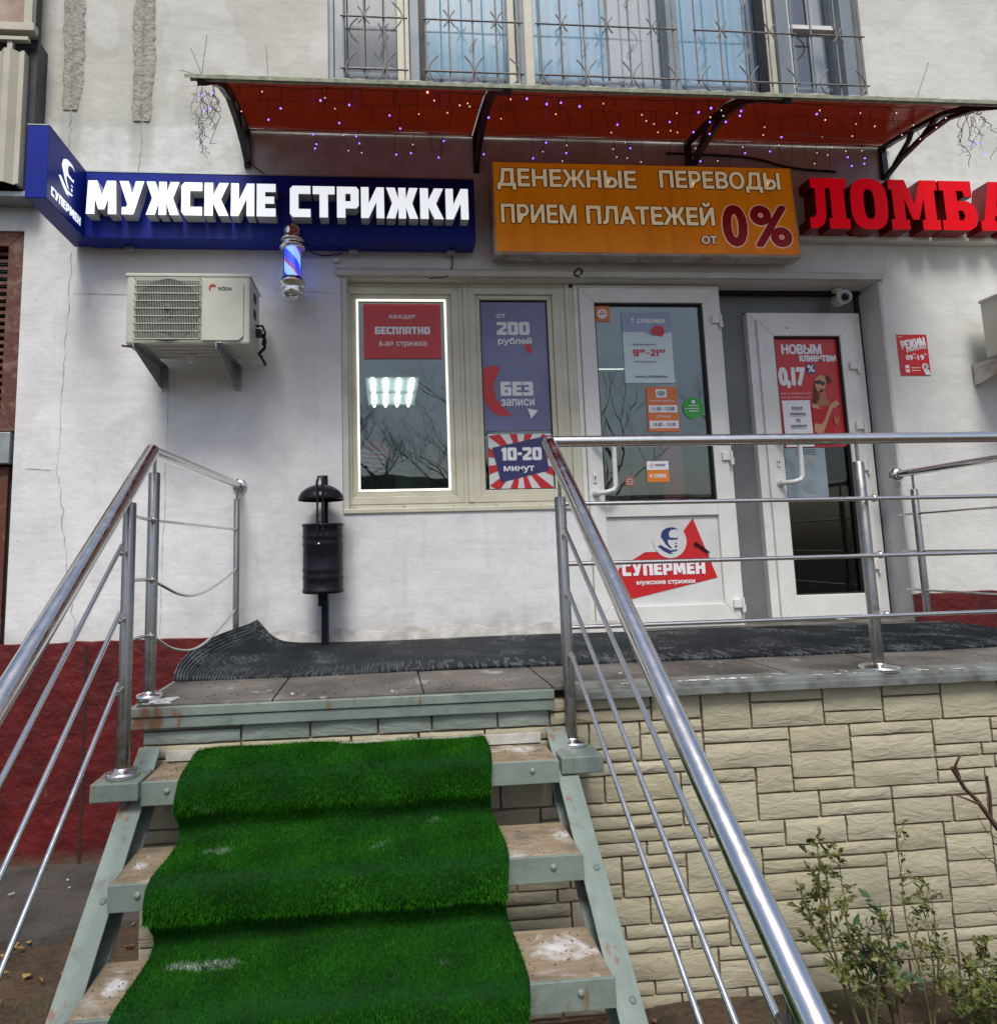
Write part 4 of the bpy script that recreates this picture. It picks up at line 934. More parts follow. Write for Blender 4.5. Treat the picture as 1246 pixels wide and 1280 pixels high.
# --- snow remains
from mathutils import noise as mnoise
def snow(name, x0, x1, y0, y1, z, seed, thr=.0, hgt=.009, fr=42.):
    """thin ragged crust of old snow; low parts dip under the surface it lies on"""
    nx = max(8, int((x1-x0)/.004)); ny = max(8, int((y1-y0)/.004)); V_ = []; 
    for j in range(ny+1):
        for i in range(nx+1):
            u, v = i/nx, j/ny; x, y = x0+(x1-x0)*u, y0+(y1-y0)*v
            m_ = min(1, 5*min(u, 1-u, v, 1-v))
            h = mnoise.fractal(Vector((x*fr, y*fr, seed*3.7)), .75, 2.2, 6)*.9+.16-thr
            h = h*m_-(1-m_)*.6
            V_.append((x, y, z+max(-.003, (h/(1+max(0, h)*2.2)+.35*mnoise.noise(Vector((x*140, y*140, seed)))*(h > 0))*hgt)))
    fs = []
    for j in range(ny):
        for i in range(nx):
            q_ = (j*(nx+1)+i, j*(nx+1)+i+1, (j+1)*(nx+1)+i+1, (j+1)*(nx+1)+i)
            if max(V_[k][2] for k in q_) > z-.001: fs.append(q_)
    mb = MB(); mb.add(V_, fs, True); o = emit(mb, name, M['snow'], fixn=False); o['kind'] = 'stuff'; return o
snow('snow', .68, 2.4, -1.40, -1.325, FL+.003, 6, .50, .004, 30)
snow('snow', -.86, -.74, -1.38, -1.26, FL+.001, 8, .1, .007)

# ================================================================== RAILINGS
def disc_base(x, y, z, parent, r=.042):
    mb = MB(); mb.lathe([(0, .0), (r, 0), (r, .012), (r*.9, .018), (.026, .02), (.022, .028)], (x, y, z), (0, 0, 1), 22); return emit(mb, 'base_plate', M['steel'], parent)
def post(x, y, z0, z1, ztop, parent, r=.0205):
    mb = MB(); mb.tube([(x, y, z0), (x, y, z1-.003), (x, y, z1)], [r, r, r*.88], 20); mb.tube([(x, y, z1), (x, y, ztop)], .0065, 10); p_ = emit(mb, 'post', M['steel_post'], parent); return p_
def clamp(x, y, z, parent, d=(0, -1, 0), L=.03):
    mb = MB(); d = Vector(d); mb.tube([Vector((x, y, z)), Vector((x, y, z))+d*L], .007, 10); mb.ball(tuple(Vector((x, y, z))+d*L), .011, 8); return emit(mb, 'rod_clamp', M['steel'], parent)
def rod(pts, parent, r=.0068):
    mb = MB(); mb.tube(smooth(pts, (0, .2, .4, .6, .8)) if len(pts) > 2 else pts, r, 10); return emit(mb, 'rod', M['steel'], parent)
RL = thing('stair_railing', 'polished steel railing on the left of the stairs turning back to the wall', 'railing', (-.84, -1.5, -.2))
hs = .79
mb = MB(); mb.tube([(-.842, -1.345, .872), (-.842, -3.10, .872-1.755*hs)], .0262, 24); mb.ball((-.842, -1.345, .872), .0262, 20); emit(mb, 'handrail', M['steel'], RL)
mb = MB(); mb.tube([(-.842, -1.33, .872), (-.822, -.015, .884)], .0212, 22); emit(mb, 'handrail', M['steel'], RL)
mb = MB(); mb.lathe([(0, .014), (.036, .012), (.042, .0), (.042, -.006)], (-.822, -.008, .884), (0, -1, 0), 22); emit(mb, 'wall_flange', M['steel'], RL)
post(-.842, -1.535, -.20, .668, .715, RL); disc_base(-.842, -1.535, -.204, RL, .05)
post(-.852, -1.285, FL, .800, .86, RL); disc_base(-.852, -1.285, FL, RL, .046)
post(-.818, -.085, FL, .800, .87, RL, .017); disc_base(-.818, -.085, FL, RL, .04)
for z in (.482, .268, .050):
    e_ = 1.45; rod([(-.838, -1.60, z+.045), (-.838, -1.60-e_, z+.045-e_*.845)], RL, .0072)
    clamp(-.842, -1.55, z+.02, RL, (.0, -1, 0), .05)
rod([(-.842, -1.535, .628), (-.852, -1.285, .622), (-.835, -.7, .625), (-.818, -.10, .628)], RL, .006)
rod([(-.842, -1.52, .41), (-.852, -1.285, .40), (-.845, -1.0, .335), (-.838, -.75, .315), (-.828, -.45, .345), (-.818, -.10, .410)], RL, .006)
rod([(-.842, -1.52, .215), (-.852, -1.285, .20), (-.845, -1.05, .12), (-.838, -.75, .08), (-.828, -.42, .12), (-.818, -.10, .19)], RL, .006)
for z in (.624, .405, .205): mb = MB(); mb.ball((-.842, -1.31, z), .012, 8); mb.tube([(-.852, -1.285, z), (-.842, -1.32, z)], .008, 8); emit(mb, 'rod_clamp', M['steel'], RL)

RR = thing('railing', 'polished steel railing along the right of the stairs and the porch front', 'railing', (.65, -1.4, -.2))
hr = .822; XR = .645
mb = MB(); mb.tube([(XR, -1.325, .888), (XR, -3.0, .888-1.675*hr)], .0262, 24); mb.ball((XR, -1.325, .888), .0275, 20); emit(mb, 'handrail', M['steel'], RR)
mb = MB(); mb.tube([(XR+.012, -1.335, .889), (3.175, -1.335, .884)], .0225, 24); mb.ball((3.175, -1.335, .884), .0225, 18); emit(mb, 'handrail', M['steel'], RR)
mb = MB(); mb.tube([(3.175, -1.335, .884), (3.175, -.02, .876)], .0212, 20); emit(mb, 'handrail', M['steel'], RR)
mb = MB(); mb.lathe([(0, .03), (.030, .028), (.044, .012), (.044, -.006)], (3.175, -.03, .876), (0, -1, 0), 22); emit(mb, 'wall_flange', M['steel'], RR)
post(.652, -1.415, -.214, .668, .83, RR); disc_base(.652, -1.415, -.216, RR, .052)
post(1.90, -1.335, FL, .792, .87, RR); disc_base(1.90, -1.335, FL-.002, RR, .07)
post(3.175, -.15, FL+.05, .772, .86, RR, .019); post(3.175, -1.335, FL, .792, .87, RR)
post(.640, -2.66, -1.06, -.285, -.225, RR, .024); disc_base(.640, -2.66, -1.06, RR, .05)
for z in (.490, .275, .060):
    L_ = 1.5; rod([(XR-.004, -1.50, z+.055), (XR-.004, -1.50-L_, z+.055-L_*.765)], RR, .0074)
    clamp(.652, -1.43, z+.035, RR, (-.05, -1, 0), .06)
for z in (.642, .420, .190):
    mb = MB(); mb.tube([(.662, -1.40, z), (3.175, -1.36, z-.004)], .0082, 12); emit(mb, 'rod', M['steel'], RR)
    mb = MB(); mb.tube([(1.90, -1.335, z), (1.93, -1.36, z)], .008, 8); mb.ball((1.932, -1.362, z), .015, 10); emit(mb, 'rod_clamp', M['steel'], RR)
    rod([(3.175, -1.335, z-.01), (3.175, -.02, z-.016)], RR, .0068)

# ================================================================== MAT
mm = MB(); nx_, ny_ = 660, 14; x0_, x1_ = -.86, 3.28; vs = []
for i in range(nx_+1):
    u = (x1_-x0_)*i/nx_; x = x0_+u; yf = -.985+.012*math.sin(x*2.3)+.006*math.sin(x*7); yb_ = -.06+.02*math.sin(x*1.3+1)-.12*max(0, (x-2.3))
    rib = .0035 if i % 2 else -.0012
    lf = max(0, 1-u/.50)
    for j in range(ny_+1):
        v = j/ny_; y = yf+(yb_-yf)*v
        z = FL+.008+rib+.002*math.sin(x*5+v*4)
        e_ = math.exp(-(u/.085)**1.25); e2 = math.exp(-(u/.30)**2)
        lift = (v**1.25)*(.125*e_+.018*e2)+.030*math.exp(-(u/.05)**2)*math.sin(math.pi*min(1, v*1.1))
        xx = x+(-.055*math.sin(math.pi*v**.8)+.15*v*v)*e2
        vs.append((xx, y, z+lift))
W_ = ny_+1
mm.add(vs, [(i*W_+j, (i+1)*W_+j, (i+1)*W_+j+1, i*W_+j+1) for i in range(nx_) for j in range(ny_)], False)
mm.mi = [1 if (i % 2 == 0 and ((i < 60 and rnd.random() < .9-i*.01) or (j < 3 and rnd.random() < (.5-.12*j)*(1 if i < 240 else .45)))) else 0 for i in range(nx_) for j in range(ny_)]
o = emit(mm, 'rubber_mat', [M['rubber'], M['rubber_worn']], fixn=False); sd = o.modifiers.new('t', 'SOLIDIFY'); sd.thickness = .007; sd.offset = -1
tag(o, 'long black ribbed rubber mat on the porch with its left end curling up', 'mat')

# ================================================================== LITTER BIN
LB = thing('litter_bin', 'black metal litter bin with domed hood on a post beside the window', 'litter bin', (-.335, -.16, FL))
bx_, by_ = -.335, -.17
mb = MB(); prof_ = [(.0, .285), (.106, .285), (.113, .29), (.113, .305), (.109, .31), (.109, .36), (.113, .37), (.109, .38), (.109, .40), (.113, .41), (.109, .42), (.109, .54), (.113, .55), (.109, .56), (.109, .58), (.113, .59), (.109, .60), (.109, .645), (.114, .65), (.114, .66), (.104, .66), (.104, .32), (0, .32)]
mb.lathe([(r_, h_-.285) for r_, h_ in prof_], (bx_, by_, .27), (0, 0, 1), 36); emit(mb, 'bin_body', M['black'], LB)
mb = MB(); dome = [(.122, .0), (.126, .002)]+[(.126*math.cos(t), .002+.088*math.sin(t)) for t in [math.pi/2*i/8 for i in range(1, 9)]]; mb.lathe(dome, (bx_-.01, by_+.01, .775), (0, 0, 1), 32); emit(mb, 'hood', M['black'], LB)
mb = MB(); mb.box(bx_-.019, bx_+.019, by_+.112, by_+.124, FL+.0, .93); mb.box(bx_-.019, bx_-.012, by_-.02, by_+.112, .62, .66); emit(mb, 'post', M['black'], LB, bevel=.003)
mb = MB(); mb.box(bx_-.022, bx_-.012, by_-.13, by_-.118, .60, .80); mb.box(bx_+.008, bx_+.018, by_-.13, by_-.118, .60, .80); mb.tube([(bx_-.016, by_-.126, .80), (bx_-.018, by_-.134, .86), (bx_-.01, by_-.12, .895), (bx_+.004, by_-.12, .895), (bx_+.013, by_-.134, .86), (bx_+.012, by_-.126, .80)], .007, 8); emit(mb, 'front_strap', M['black'], LB)
mb = MB(); mb.box(bx_-.028, bx_+.022, by_-.01, by_+.03, .20, .27); mb.box(bx_-.012, bx_+.022, by_-.004, by_+.02, FL, .21); emit(mb, 'support', M['black'], LB, bevel=.003)
mb = MB(); mb.lathe([(0, .005), (.007, .003), (.008, 0)], (bx_-.012, by_-.113, .535), (0, -1, 0), 10); emit(mb, 'rivet', M['chrome'], LB)

# ================================================================== AIR CONDITIONERS
def ac(x0, x1, z0, z1, label, full=True):
    
    A = thing('air_conditioner', label, 'air conditioner', ((x0+x1)/2, -.25, z0))
    yf, yb_ = -.40, -.13
    mb = MB(); mb.box(x0, x1, yf, yb_, z0, z1); emit(mb, 'casing', M['ac'], A, bevel=.012)
    mb = MB(); mb.box(x0-.004, x1+.004, yf-.004, yb_+.004, z1-.012, z1+.006); emit(mb, 'top_cover', M['ac'], A, bevel=.003)
    if full:
        gx0, gx1, gz0, gz1 = x0+.05, x0+.38, z0+.022, z1-.03; cx, cz = (gx0+gx1)/2, (gz0+gz1)/2
        mb = MB(); mb.box(gx0+.004, gx1-.004, yf-.0035, yf-.001, gz0+.004, gz1-.004); emit(mb, 'grille_back', M['ac_corner'], A)
        mb = MB(); mb.lathe([(0, 0), (.162, 0), (.166, .004)], (cx, yf-.004, cz), (0, -1, 0), 40); emit(mb, 'fan_opening', M['ac_dark'], A)
        for k in range(3):
            a_ = 2*math.pi*k/3+.4; mb = MB(); vs = []
            for q in range(7):
                t = q/6; rr_ = .03+.11*t; vs += [(cx+rr_*math.cos(a_-.35-.3*t), yf-.0085, cz+rr_*math.sin(a_-.35-.3*t)), (cx+rr_*math.cos(a_+.35), yf-.012, cz+rr_*math.sin(a_+.35))]
            mb.add(vs, [(q*2, q*2+1, q*2+3, q*2+2) for q in range(6)], True); emit(mb, 'fan_blade', M['ac_dark'], A)
        mb = MB(); mb.lathe([(.03, 0), (.03, .008), (0, .012)], (cx, yf-.01, cz), (0, -1, 0), 16); emit(mb, 'fan_hub', M['ac_dark'], A)
        mb = MB()
        for i in range(41):
            x = gx0+(gx1-gx0)*i/40; mb.box(x-.0009, x+.0009, yf-.020, yf-.0175, gz0, gz1)
        o = emit(mb, 'grille_wires', M['ac'], A); o['kind'] = 'stuff'
        for i in range(9):
            z = gz0+(gz1-gz0)*i/8; mb = MB(); mb.box(gx0-.004, gx1+.004, yf-.024, yf-.0205, z-.0022, z+.0022); mb.box(gx0-.004, gx0-.001, yf-.024, yf-.001, z-.002, z+.002); mb.box(gx1+.001, gx1+.004, yf-.024, yf-.001, z-.002, z+.002); emit(mb, 'grille_bar', M['ac'], A)
        v, f = curve_geo('curve', [[(gx1+.012, z0+.018), (x1-.055, z0+.018), (x1-.032, z0+.04), (x1-.032, z1-.055), (x1-.055, z1-.032), (gx1+.012, z1-.032)]])
        mb = MB(); solid([p[:2] for p in v], f, (0, yf, 0), *XW, .010, mb); emit(mb, 'front_cover', M['ac'], A, bevel=.003)
        text('RÖDA', A, M['black_print'], (0, yf-.0105, 0), (gx1+.095, gx1+.165, z1-.090, z1-.068), bold=.02, name='brand_lettering')
        for q in range(4):
            r_ = .021-.004*q; mb = MB(); pts = [(gx1+.065+r_*math.cos(t)*.9-.002*q, yf-.012, z1-.078+r_*math.sin(t)+.001*q) for t in [math.pi*(.15+1.1*j/10) for j in range(11)]]; mb.tube(pts, .0016, 6); emit(mb, 'emblem_stroke', M['poster_red'], A)
        # side vents, valves and pipe
        for z in (z1-.08, z1-.17): mb = MB(); mb.box(x1+.0, x1+.003, -.30, -.24, z-.025, z+.025); emit(mb, 'handle_recess', M['ac_dark'], A)
        mb = MB(); mb.tube([(x1, -.20, z0+.12), (x1+.03, -.2, z0+.12), (x1+.045, -.2, z0+.09), (x1+.04, -.2, z0+.04), (x1+.01, -.18, z0+.02), (x1+.01, -.05, z0+.01), (x1+.01, .0, z0+.01)], .009, 8); mb.tube([(x1, -.23, z0+.16), (x1+.035, -.23, z0+.16), (x1+.05, -.23, z0+.12), (x1+.03, -.2, z0+.06)], .007, 8); mb.box(x1, x1+.03, -.24, -.2, z0+.10, z0+.14); emit(mb, 'pipe', M['black'], A)
        mb = MB()
        for i in range(4): mb.box(x0+.1, x1-.1, -.36+i*.06, -.35+i*.06, z0-.003, z0)
        emit(mb, 'base_ribs', M['ac'], A)
        mb = MB(); mb.lathe([(.022, 0), (.022, .018), (.016, .02), (.016, .045), (0, .045)], (x0+.28, -.22, z0-.002), (0, 0, -1), 14); emit(mb, 'drain_stub', M['pvc'], A)
        mb = MB(); mb.tube([(x0-.03, -.36, z0+.005), (x0+.04, -.36, z0-.004)], .006, 8); emit(mb, 'pin', M['brownpaint'], A)
    for bx in ((x0+.09, x1-.13) if full else (x0+.06, x1-.1)):
        mb = MB(); w = .035
        mb.box(bx-w, bx-w+.005, -.44, -.0, z0-.032, z0-.004); mb.box(bx-w, bx, -.44, -.0, z0-.006, z0-.002)
        # tapering gusset down to the wall
        mb.poly([(-.42, z0-.034), (.0, z0-.034), (.0, z0-.135), (-.04, z0-.135)], (bx-w, 0, 0), (0, 1, 0), (0, 0, 1), (1, 0, 0), .005)
        mb.box(bx-w, bx+.004, -.008, -.001, z0-.15, z0-.01)
        emit(mb, 'bracket', M['galv'] if full else M['box_metal'], A, bevel=.001)
    return A
ac(-1.325, -.690, 1.592, 1.972, 'ivory outdoor air conditioner with round fan grille under the blue barber sign')
ac(3.775, 4.50, 1.585, 1.955, 'beige air conditioner box cut by the right edge of the photo', False)

# ================================================================== BARBER SIGN
BS = thing('barber_sign', 'blue light box sign with white raised letters and an angled end box', 'sign', (-.6, -.08, 2.3))
mb = MB(); mb.box(-1.668, .575, -.15, -.02, 2.297, 2.695); emit(mb, 'sign_box', M['blue'], BS, bevel=.003)
mb = MB(); mb.box(-1.775, -1.67, -.55, -.02, 2.305, 2.697); emit(mb, 'end_box', M['blue'], BS, bevel=.003)
mb = MB(); mb.box(-1.668, .575, -.153, -.02, 2.6955, 2.703); mb.box(-1.776, -1.669, -.552, -.02, 2.6975, 2.703); emit(mb, 'top_flashing', M['galv'], BS)
block('МУЖСКИЕ', BS, [M['letter_face'], M['letter_side']], (0, -.151, 0), (-1.625, -.585, 2.40, 2.598), depth=.075, gap=.75)
block('СТРИЖКИ', BS, [M['letter_face'], M['letter_side']], (0, -.151, 0), (-.505, .525, 2.40, 2.590), depth=.075, gap=.75)
SX = ((0, 1, 0), (0, 0, 1), (1, 0, 0))
def emblem(parent, mat, o, u, v, s, axes, flip=1):
    """abstract man's head: hair arc, brow, cheek and collar strokes"""
    def T(p): return [(u+flip*a*s, v+b*s) for a, b in p]
    flatpoly(T([(-.33,.67),(-.31,.78),(-.27,.88),(-.12,.98),(.04,1.01),(.20,1.0),(.34,.91),(.20,.94),(.05,.91),(-.01,.84),(-.03,.76),(.0,.65),(.24,.62),(.30,.66),(.29,.57),(.06,.56),(-.07,.58),(-.08,.48),(-.05,.40),(.07,.24),(-.03,.27),(-.17,.42),(-.25,.56)]), parent, mat, o, axes=axes, name='emblem_hair')
    flatpoly(T([(-.47,.34),(-.35,.39),(-.18,.28),(0,.19),(.28,.22),(.22,.16),(.0,.12),(.09,.06),(-.06,.07),(-.24,.16)]), parent, mat, o, axes=axes, name='emblem_collar')
    flatpoly(T([(.17,.46),(.26,.45),(.25,.42),(.18,.42)]), parent, mat, o, axes=axes, name='emblem_mouth')
    flatpoly(T([(.17,.36),(.25,.36),(.24,.28),(.18,.28)]), parent, mat, o, axes=axes, name='emblem_chin')
emblem(BS, M['letter_face'], (-1.669, 0, 0), -.345, 2.425, .21, SX)
block('СУПЕРМЕН', BS, [M['letter_face']], (-1.669, 0, 0), (-.51, -.19, 2.345, 2.395), axes=SX, single=True, gap=.8)
for x in (-1.45, -.15, .44):
    mb = MB(); mb.box(x-.03, x+.02, -.06, -.03, 2.272, 2.295); emit(mb, 'mounting_lug', M['galv'], BS)
# barber pole
BP = thing('barber_pole', 'lit blue striped barber pole with chrome caps on the wall', 'barber pole', (-.50, -.16, 2.1))
cx, cy = -.50, -.16
mb = MB()
nseg, nz = 48, 40; zb0, zb1 = 2.055, 2.245
vs = [(cx+.046*math.cos(2*math.pi*i/nseg), cy+.046*math.sin(2*math.pi*i/nseg), zb0+(zb1-zb0)*j/nz) for j in range(nz+1) for i in range(nseg)]
fs = []; mis = []
for j in range(nz):
    for i in range(nseg):
        fs.append((j*nseg+i, j*nseg+(i+1) % nseg, (j+1)*nseg+(i+1) % nseg, (j+1)*nseg+i))
        ph = (i/nseg*2+j/nz*1.25+.05) % 1; mis.append(0 if ph < .42 else 1 if ph < .86 else 2)
mb.add(vs, fs, True); mb.mi = mis
emit(mb, 'striped_cylinder', [M['pole_blue'], M['pole_light'], M['pole_red']], BP, fixn=False)
mb = MB(); mb.lathe([(.052, zb0-2.0), (.052, zb1-2.0)], (cx, cy, 2.0), (0, 0, 1), 32); emit(mb, 'clear_tube', M['glass'], BP)
mb = MB(); mb.lathe([(0.0475, .235), (0.0723, .24), (0.0746, .252), (0.0633, .26), (0.0633, .272), (0.0723, .28), (0.0723, .292), (0.0588, .30), (0.0565, .33), (0.0542, .352), (0.0407, .375), (0.0203, .386), (0, .388)], (cx, cy, 2.0), (0, 0, 1), 32); emit(mb, 'top_cap', M['chrome'], BP)
mb = MB(); mb.lathe([(0.0475, .062), (0.0610, .058), (0.0633, .046), (0.0712, .04), (0.0723, .028), (0.0610, .022), (0.0588, -.01), (0.0565, -.04), (0.0475, -.058), (0.0226, -.068), (0, -.07)], (cx, cy, 2.0), (0, 0, 1), 32); emit(mb, 'bottom_cap', M['chrome'], BP)
mb = MB(); mb.box(cx-.045, cx+.045, cy+.03, 0, 2.262, 2.285); mb.box(cx-.045, cx+.045, cy+.03, 0, 2.012, 2.035); mb.box(cx-.02, cx+.02, -.03, -.001, 2.0, 2.3); mb.box(cx-.062, cx-.054, cy-.01, cy+.05, 2.0, 2.045); mb.box(cx+.054, cx+.062, cy-.01, cy+.05, 2.0, 2.045); emit(mb, 'wall_bracket', M['chrome'], BP, bevel=.002)

# ================================================================== ORANGE SIGN
OS = thing('money_transfer_sign', 'orange light box sign with cream lettering above the barbershop door', 'sign', (1.6, -.1, 2.2))
# front leans slightly: lower edge stands further out
def oy(z): return -.115-(2.84-z)*.03
mb = MB(); x0, x1, z0, z1 = .687, 2.622, 2.236, 2.842
mb.add([(x0, oy(z0), z0), (x1, oy(z0), z0), (x1, oy(z1), z1), (x0, oy(z1), z1), (x0, -.03, z0), (x1, -.03, z0), (x1, -.03, z1), (x0, -.03, z1)], [(0,1,2,3), (7,6,5,4), (0,4,5,1), (2,6,7,3), (1,5,6,2), (3,7,4,0)]); emit(mb, 'sign_box', M['box_metal'], OS, bevel=.003)
OA = ((1, 0, 0), (0, -.03*-1, 1), (0, -1, .0)); vO = Vector((0, .03, 1)); OA = ((1,0,0), tuple(vO), (0,-1,0))
oo = (0, oy(2.236)-.002, 2.236)
flatpoly(rect(x0+.014, x1-.014, .016, .598), OS, M['orange'], oo, axes=OA, name='face_film', depth=.001)
o1 = (0, oy(2.236)-.0045, 2.236); o2 = (0, oy(2.236)-.0065, 2.236)
def otext(t, box, grow=.012, m=M['orange_text'], bold=.024, ol=M['outline'], shear=0):
    u0, u1, v0, v1 = box; g_ = .006
    H = v1-v0+2*g_; e1 = bold*(v1-v0)*1.3+g_
    text(t, OS, ol, o1, (u0-g_, u1+g_, v0-g_, v1+g_), bold=e1/H/1.3, axes=OA, name='lettering_outline', depth=.001)
    text(t, OS, m, o2, box, bold=bold, axes=OA, depth=.001)
otext('ДЕНЕЖНЫЕ', (0.721, 1.594, 0.414, 0.557)); otext('ПЕРЕВОДЫ', (1.743, 2.529, 0.424, 0.567))
otext('ПРИЕМ', (0.736, 1.201, 0.199, 0.322)); otext('ПЛАТЕЖЕЙ', (1.262, 2.075, 0.199, 0.353))
otext('ОТ', (1.978, 2.080, 0.077, 0.133), m=M['pink_text'], bold=.05)
otext('0', (2.121, 2.284, 0.061, 0.342), .014, M['redprint'], .04, M['pink_text']); otext('%', (2.305, 2.570, 0.061, 0.342), .014, M['redprint'], .035, M['pink_text'])
for x in (1.05, 1.6, 2.236):
    mb = MB(); mb.lathe([(0, .02), (.012, .018), (.014, 0)], (x, -.08, z0-.001), (0, 0, -1), 8); emit(mb, 'mounting_lug', M['galv'], OS)

# ================================================================== PAWNSHOP SIGN
PS = thing('pawnshop_sign', 'white board sign with bulky red raised letters cut by the right edge', 'sign', (3.8, -.03, 2.4))
mb = MB(); mb.box(2.66, 5.6, -.045, -.0, 2.395, 2.815); emit(mb, 'sign_board', M['sign_white'], PS, bevel=.002)
mb = MB(); mb.box(2.66, 5.6, -.060, -.0455, 2.395, 2.418); emit(mb, 'bottom_trim', M['pvc'], PS)
block('ЛОМБАРД', PS, [M['redletter'], M['redletter_side']], (0, -.046, 0), (2.684, 4.68, 2.418, 2.752), glyphs=SG, depth=.11, gap=.55)

# ================================================================== CANOPY
CN = thing('entrance_canopy', 'dark red polycarbonate canopy on black curved brackets with mossy front edge', 'canopy', (1.3, -.5, 2.9))
cp = [(0.0, 3.075), (-.12, 3.06), (-.26, 3.035), (-.37, 3.012), (-.48, 2.985), (-.61, 2.925), (-.79, 2.80), (-.90, 2.712), (-.995, 2.632)]
def cz(y):
    for (a_, b_), (c_, d_) in zip(cp[:-1], cp[1:]):
        if c_ <= y <= a_: return b_+(d_-b_)*(y-a_)/(c_-a_)
    return cp[-1][1]
bxs = [-.79, .615, 2.0, 3.34]
for xa, xb in ((-.83, .60), (.60, 2.0), (2.0, 3.38)):
    mb = MB(); vs = []; k = 18
    for i in range(13):
        x = xa+.003+(xb-xa-.006)*i/12
        for j in range(k+1):
            y = -.01-.985*j/k; vs.append((x, y, cz(y)+.012+.003*math.sin(x*6)))
    mb.add(vs, [(i*(k+1)+j, (i+1)*(k+1)+j, (i+1)*(k+1)+j+1, i*(k+1)+j+1) for i in range(12) for j in range(k)], True); emit(mb, 'sheet', M['canopy'], CN)
for bx in bxs:
    mb = MB(); w = .035
    for (p, q) in zip(cp[:-1], cp[1:]): mb.bar((bx, p[0], p[1]-.016), (bx, q[0], q[1]-.016), w, .026)
    lower = [(-.03, 2.855), (-.15, 2.90), (-.33, 2.93), (-.50, 2.925), (-.66, 2.865), (-.80, 2.775)]
    for (p, q) in zip(lower[:-1], lower[1:]): mb.bar((bx, p[0], p[1]), (bx, q[0], q[1]), w*.8, .024)
    mb.box(bx-w/2, bx+w/2, -.030, -.001, 2.83, 3.06)
    mb.bar((bx, -.10, 2.89), (bx, -.22, 2.97), w*.7, .02); mb.bar((bx, -.22, 2.97), (bx, -.26, 3.03), w*.7, .02); mb.bar((bx, -.33, 2.935), (bx, -.44, 2.985), w*.7, .02)
    emit(mb, 'bracket', M['black_metal'], CN)
for y, r_, mt in ((-.985, .012, 'rim'), (-.70, .005, 'galv'), (-.02, .008, 'chrome')):
    mb = MB(); mb.tube([(-.84, y, cz(y)+(-.002 if y > -.9 else .004)), (3.40, y, cz(y)+(-.002 if y > -.9 else .004))], r_, 8); emit(mb, 'cross_rail', M[mt], CN)
mb = MB(); vs = []
for i in range(160):
    x = -.86+4.27*i/159; h_ = .004+.010*abs(math.sin(x*11))*rnd.random(); vs += [(x, -1.008, 2.628), (x, -1.010, 2.643+h_*.3), (x, -.995, 2.652+h_), (x, -.96, 2.668+h_*.5)]
mb.add(vs, [(i*4+k, i*4+4+k, i*4+5+k, i*4+1+k) for i in range(159) for k in range(3)]); emit(mb, 'front_trim', M['rim'], CN)
# spikes / bird pins
for (x, dx, dz) in ((-.80, -.05, .13), (-.80, .02, .20), (-.50, -.01, .16), (2.72, .09, .20), (-.82, -.08, .02)):
    mb = MB(); mb.tube([(x, -.95, 2.69), (x+dx, -.95, 2.69+dz)], .0018, 5); emit(mb, 'spike', M['grille'], CN)

# ================================================================== STRING LIGHTS
SLt = thing('string_lights', 'unlit and violet icicle string lights hanging under the red canopy', 'string lights', (1.2, -.5, 2.85))
bm_ = {}
def bulb(p, kind):
    if kind not in bm_:
        mb = MB(); mb.ball((0, 0, 0), .0036 if kind == 'warm' else .0052, 8); ob = emit(mb, 'bulb', M['bulb_'+kind], SLt, center=(0, 0, 0), fixn=False); bm_[kind] = ob.data
    else:
        ob = bpy.data.objects.new('bulb', bm_[kind]); COL.objects.link(ob); ob.parent = SLt
    ob.location = Vector(p)-WL[SLt.name]
rg = random.Random(12); wires = MB()
for row, (y, drop) in enumerate(((-.93, .06), (-.70, .10), (-.42, .12), (-.10, .16))):
    x = -.70; zz = cz(y)-.03; line = []
    while x < 3.25:
        line.append((x, y+rg.uniform(-.01, .01), zz+rg.uniform(-.008, .004))); 
        if rg.random() < .62:
            n_ = rg.choice([1, 2, 2, 3]) if row < 3 else rg.choice([2, 3, 3]); p = Vector(line[-1]); pts = [tuple(p)]
            for q in range(n_):
                p = p+Vector((rg.uniform(-.02, .02), rg.uniform(-.015, .015), -drop/ n_ *rg.uniform(.6, 1.3))); pts.append(tuple(p))
                if rg.random() < (.60 if row == 3 else .45): bulb((p.x+rg.uniform(-.012, .012), p.y, p.z), 'blue' if rg.random() < .42 else 'warm')
            wires.tube(pts, .0016, 4, False)
        x += rg.uniform(.06, .12)
    wires.tube(line, .0014, 4, False)
bulb((.245, -.90, cz(-.90)-.035), 'red')
emit(wires, 'wire', M['wire'], SLt)
def tangle(cx, cy, z0, z1, n_, seed, name, label):
    q = random.Random(seed); mb = MB()
    for i in range(n_):
        p = Vector((cx+q.uniform(-.05, .05), cy+q.uniform(-.05, .05), z1+q.uniform(-.05, .0))); pts = [tuple(p)]; zend = z0+q.uniform(0, .25)
        while p.z > zend:
            p = p+Vector((q.uniform(-.024, .024), q.uniform(-.02, .02), -q.uniform(.012, .035))); p.x += (cx-p.x)*.10; pts.append(tuple(p))
            if q.random() < .35:
                e = p+Vector((q.uniform(-.035, .035), q.uniform(-.02, .02), q.uniform(-.03, .01))); mb.tube([tuple(p), tuple(e)], .0013, 4, False)
        mb.tube(pts, .0015, 4, False)
    o = emit(mb, name, M['wire_pale'], SLt)
    for i in range(4): bulb((cx+q.uniform(-.05, .05), cy, q.uniform(z0+.02, z1)), 'blue')
tangle(-.80, -.85, 2.36, 2.72, 14, 3, 'wire_tangle', ''); tangle(3.12, -.86, 2.40, 2.70, 10, 5, 'wire_tangle', '')
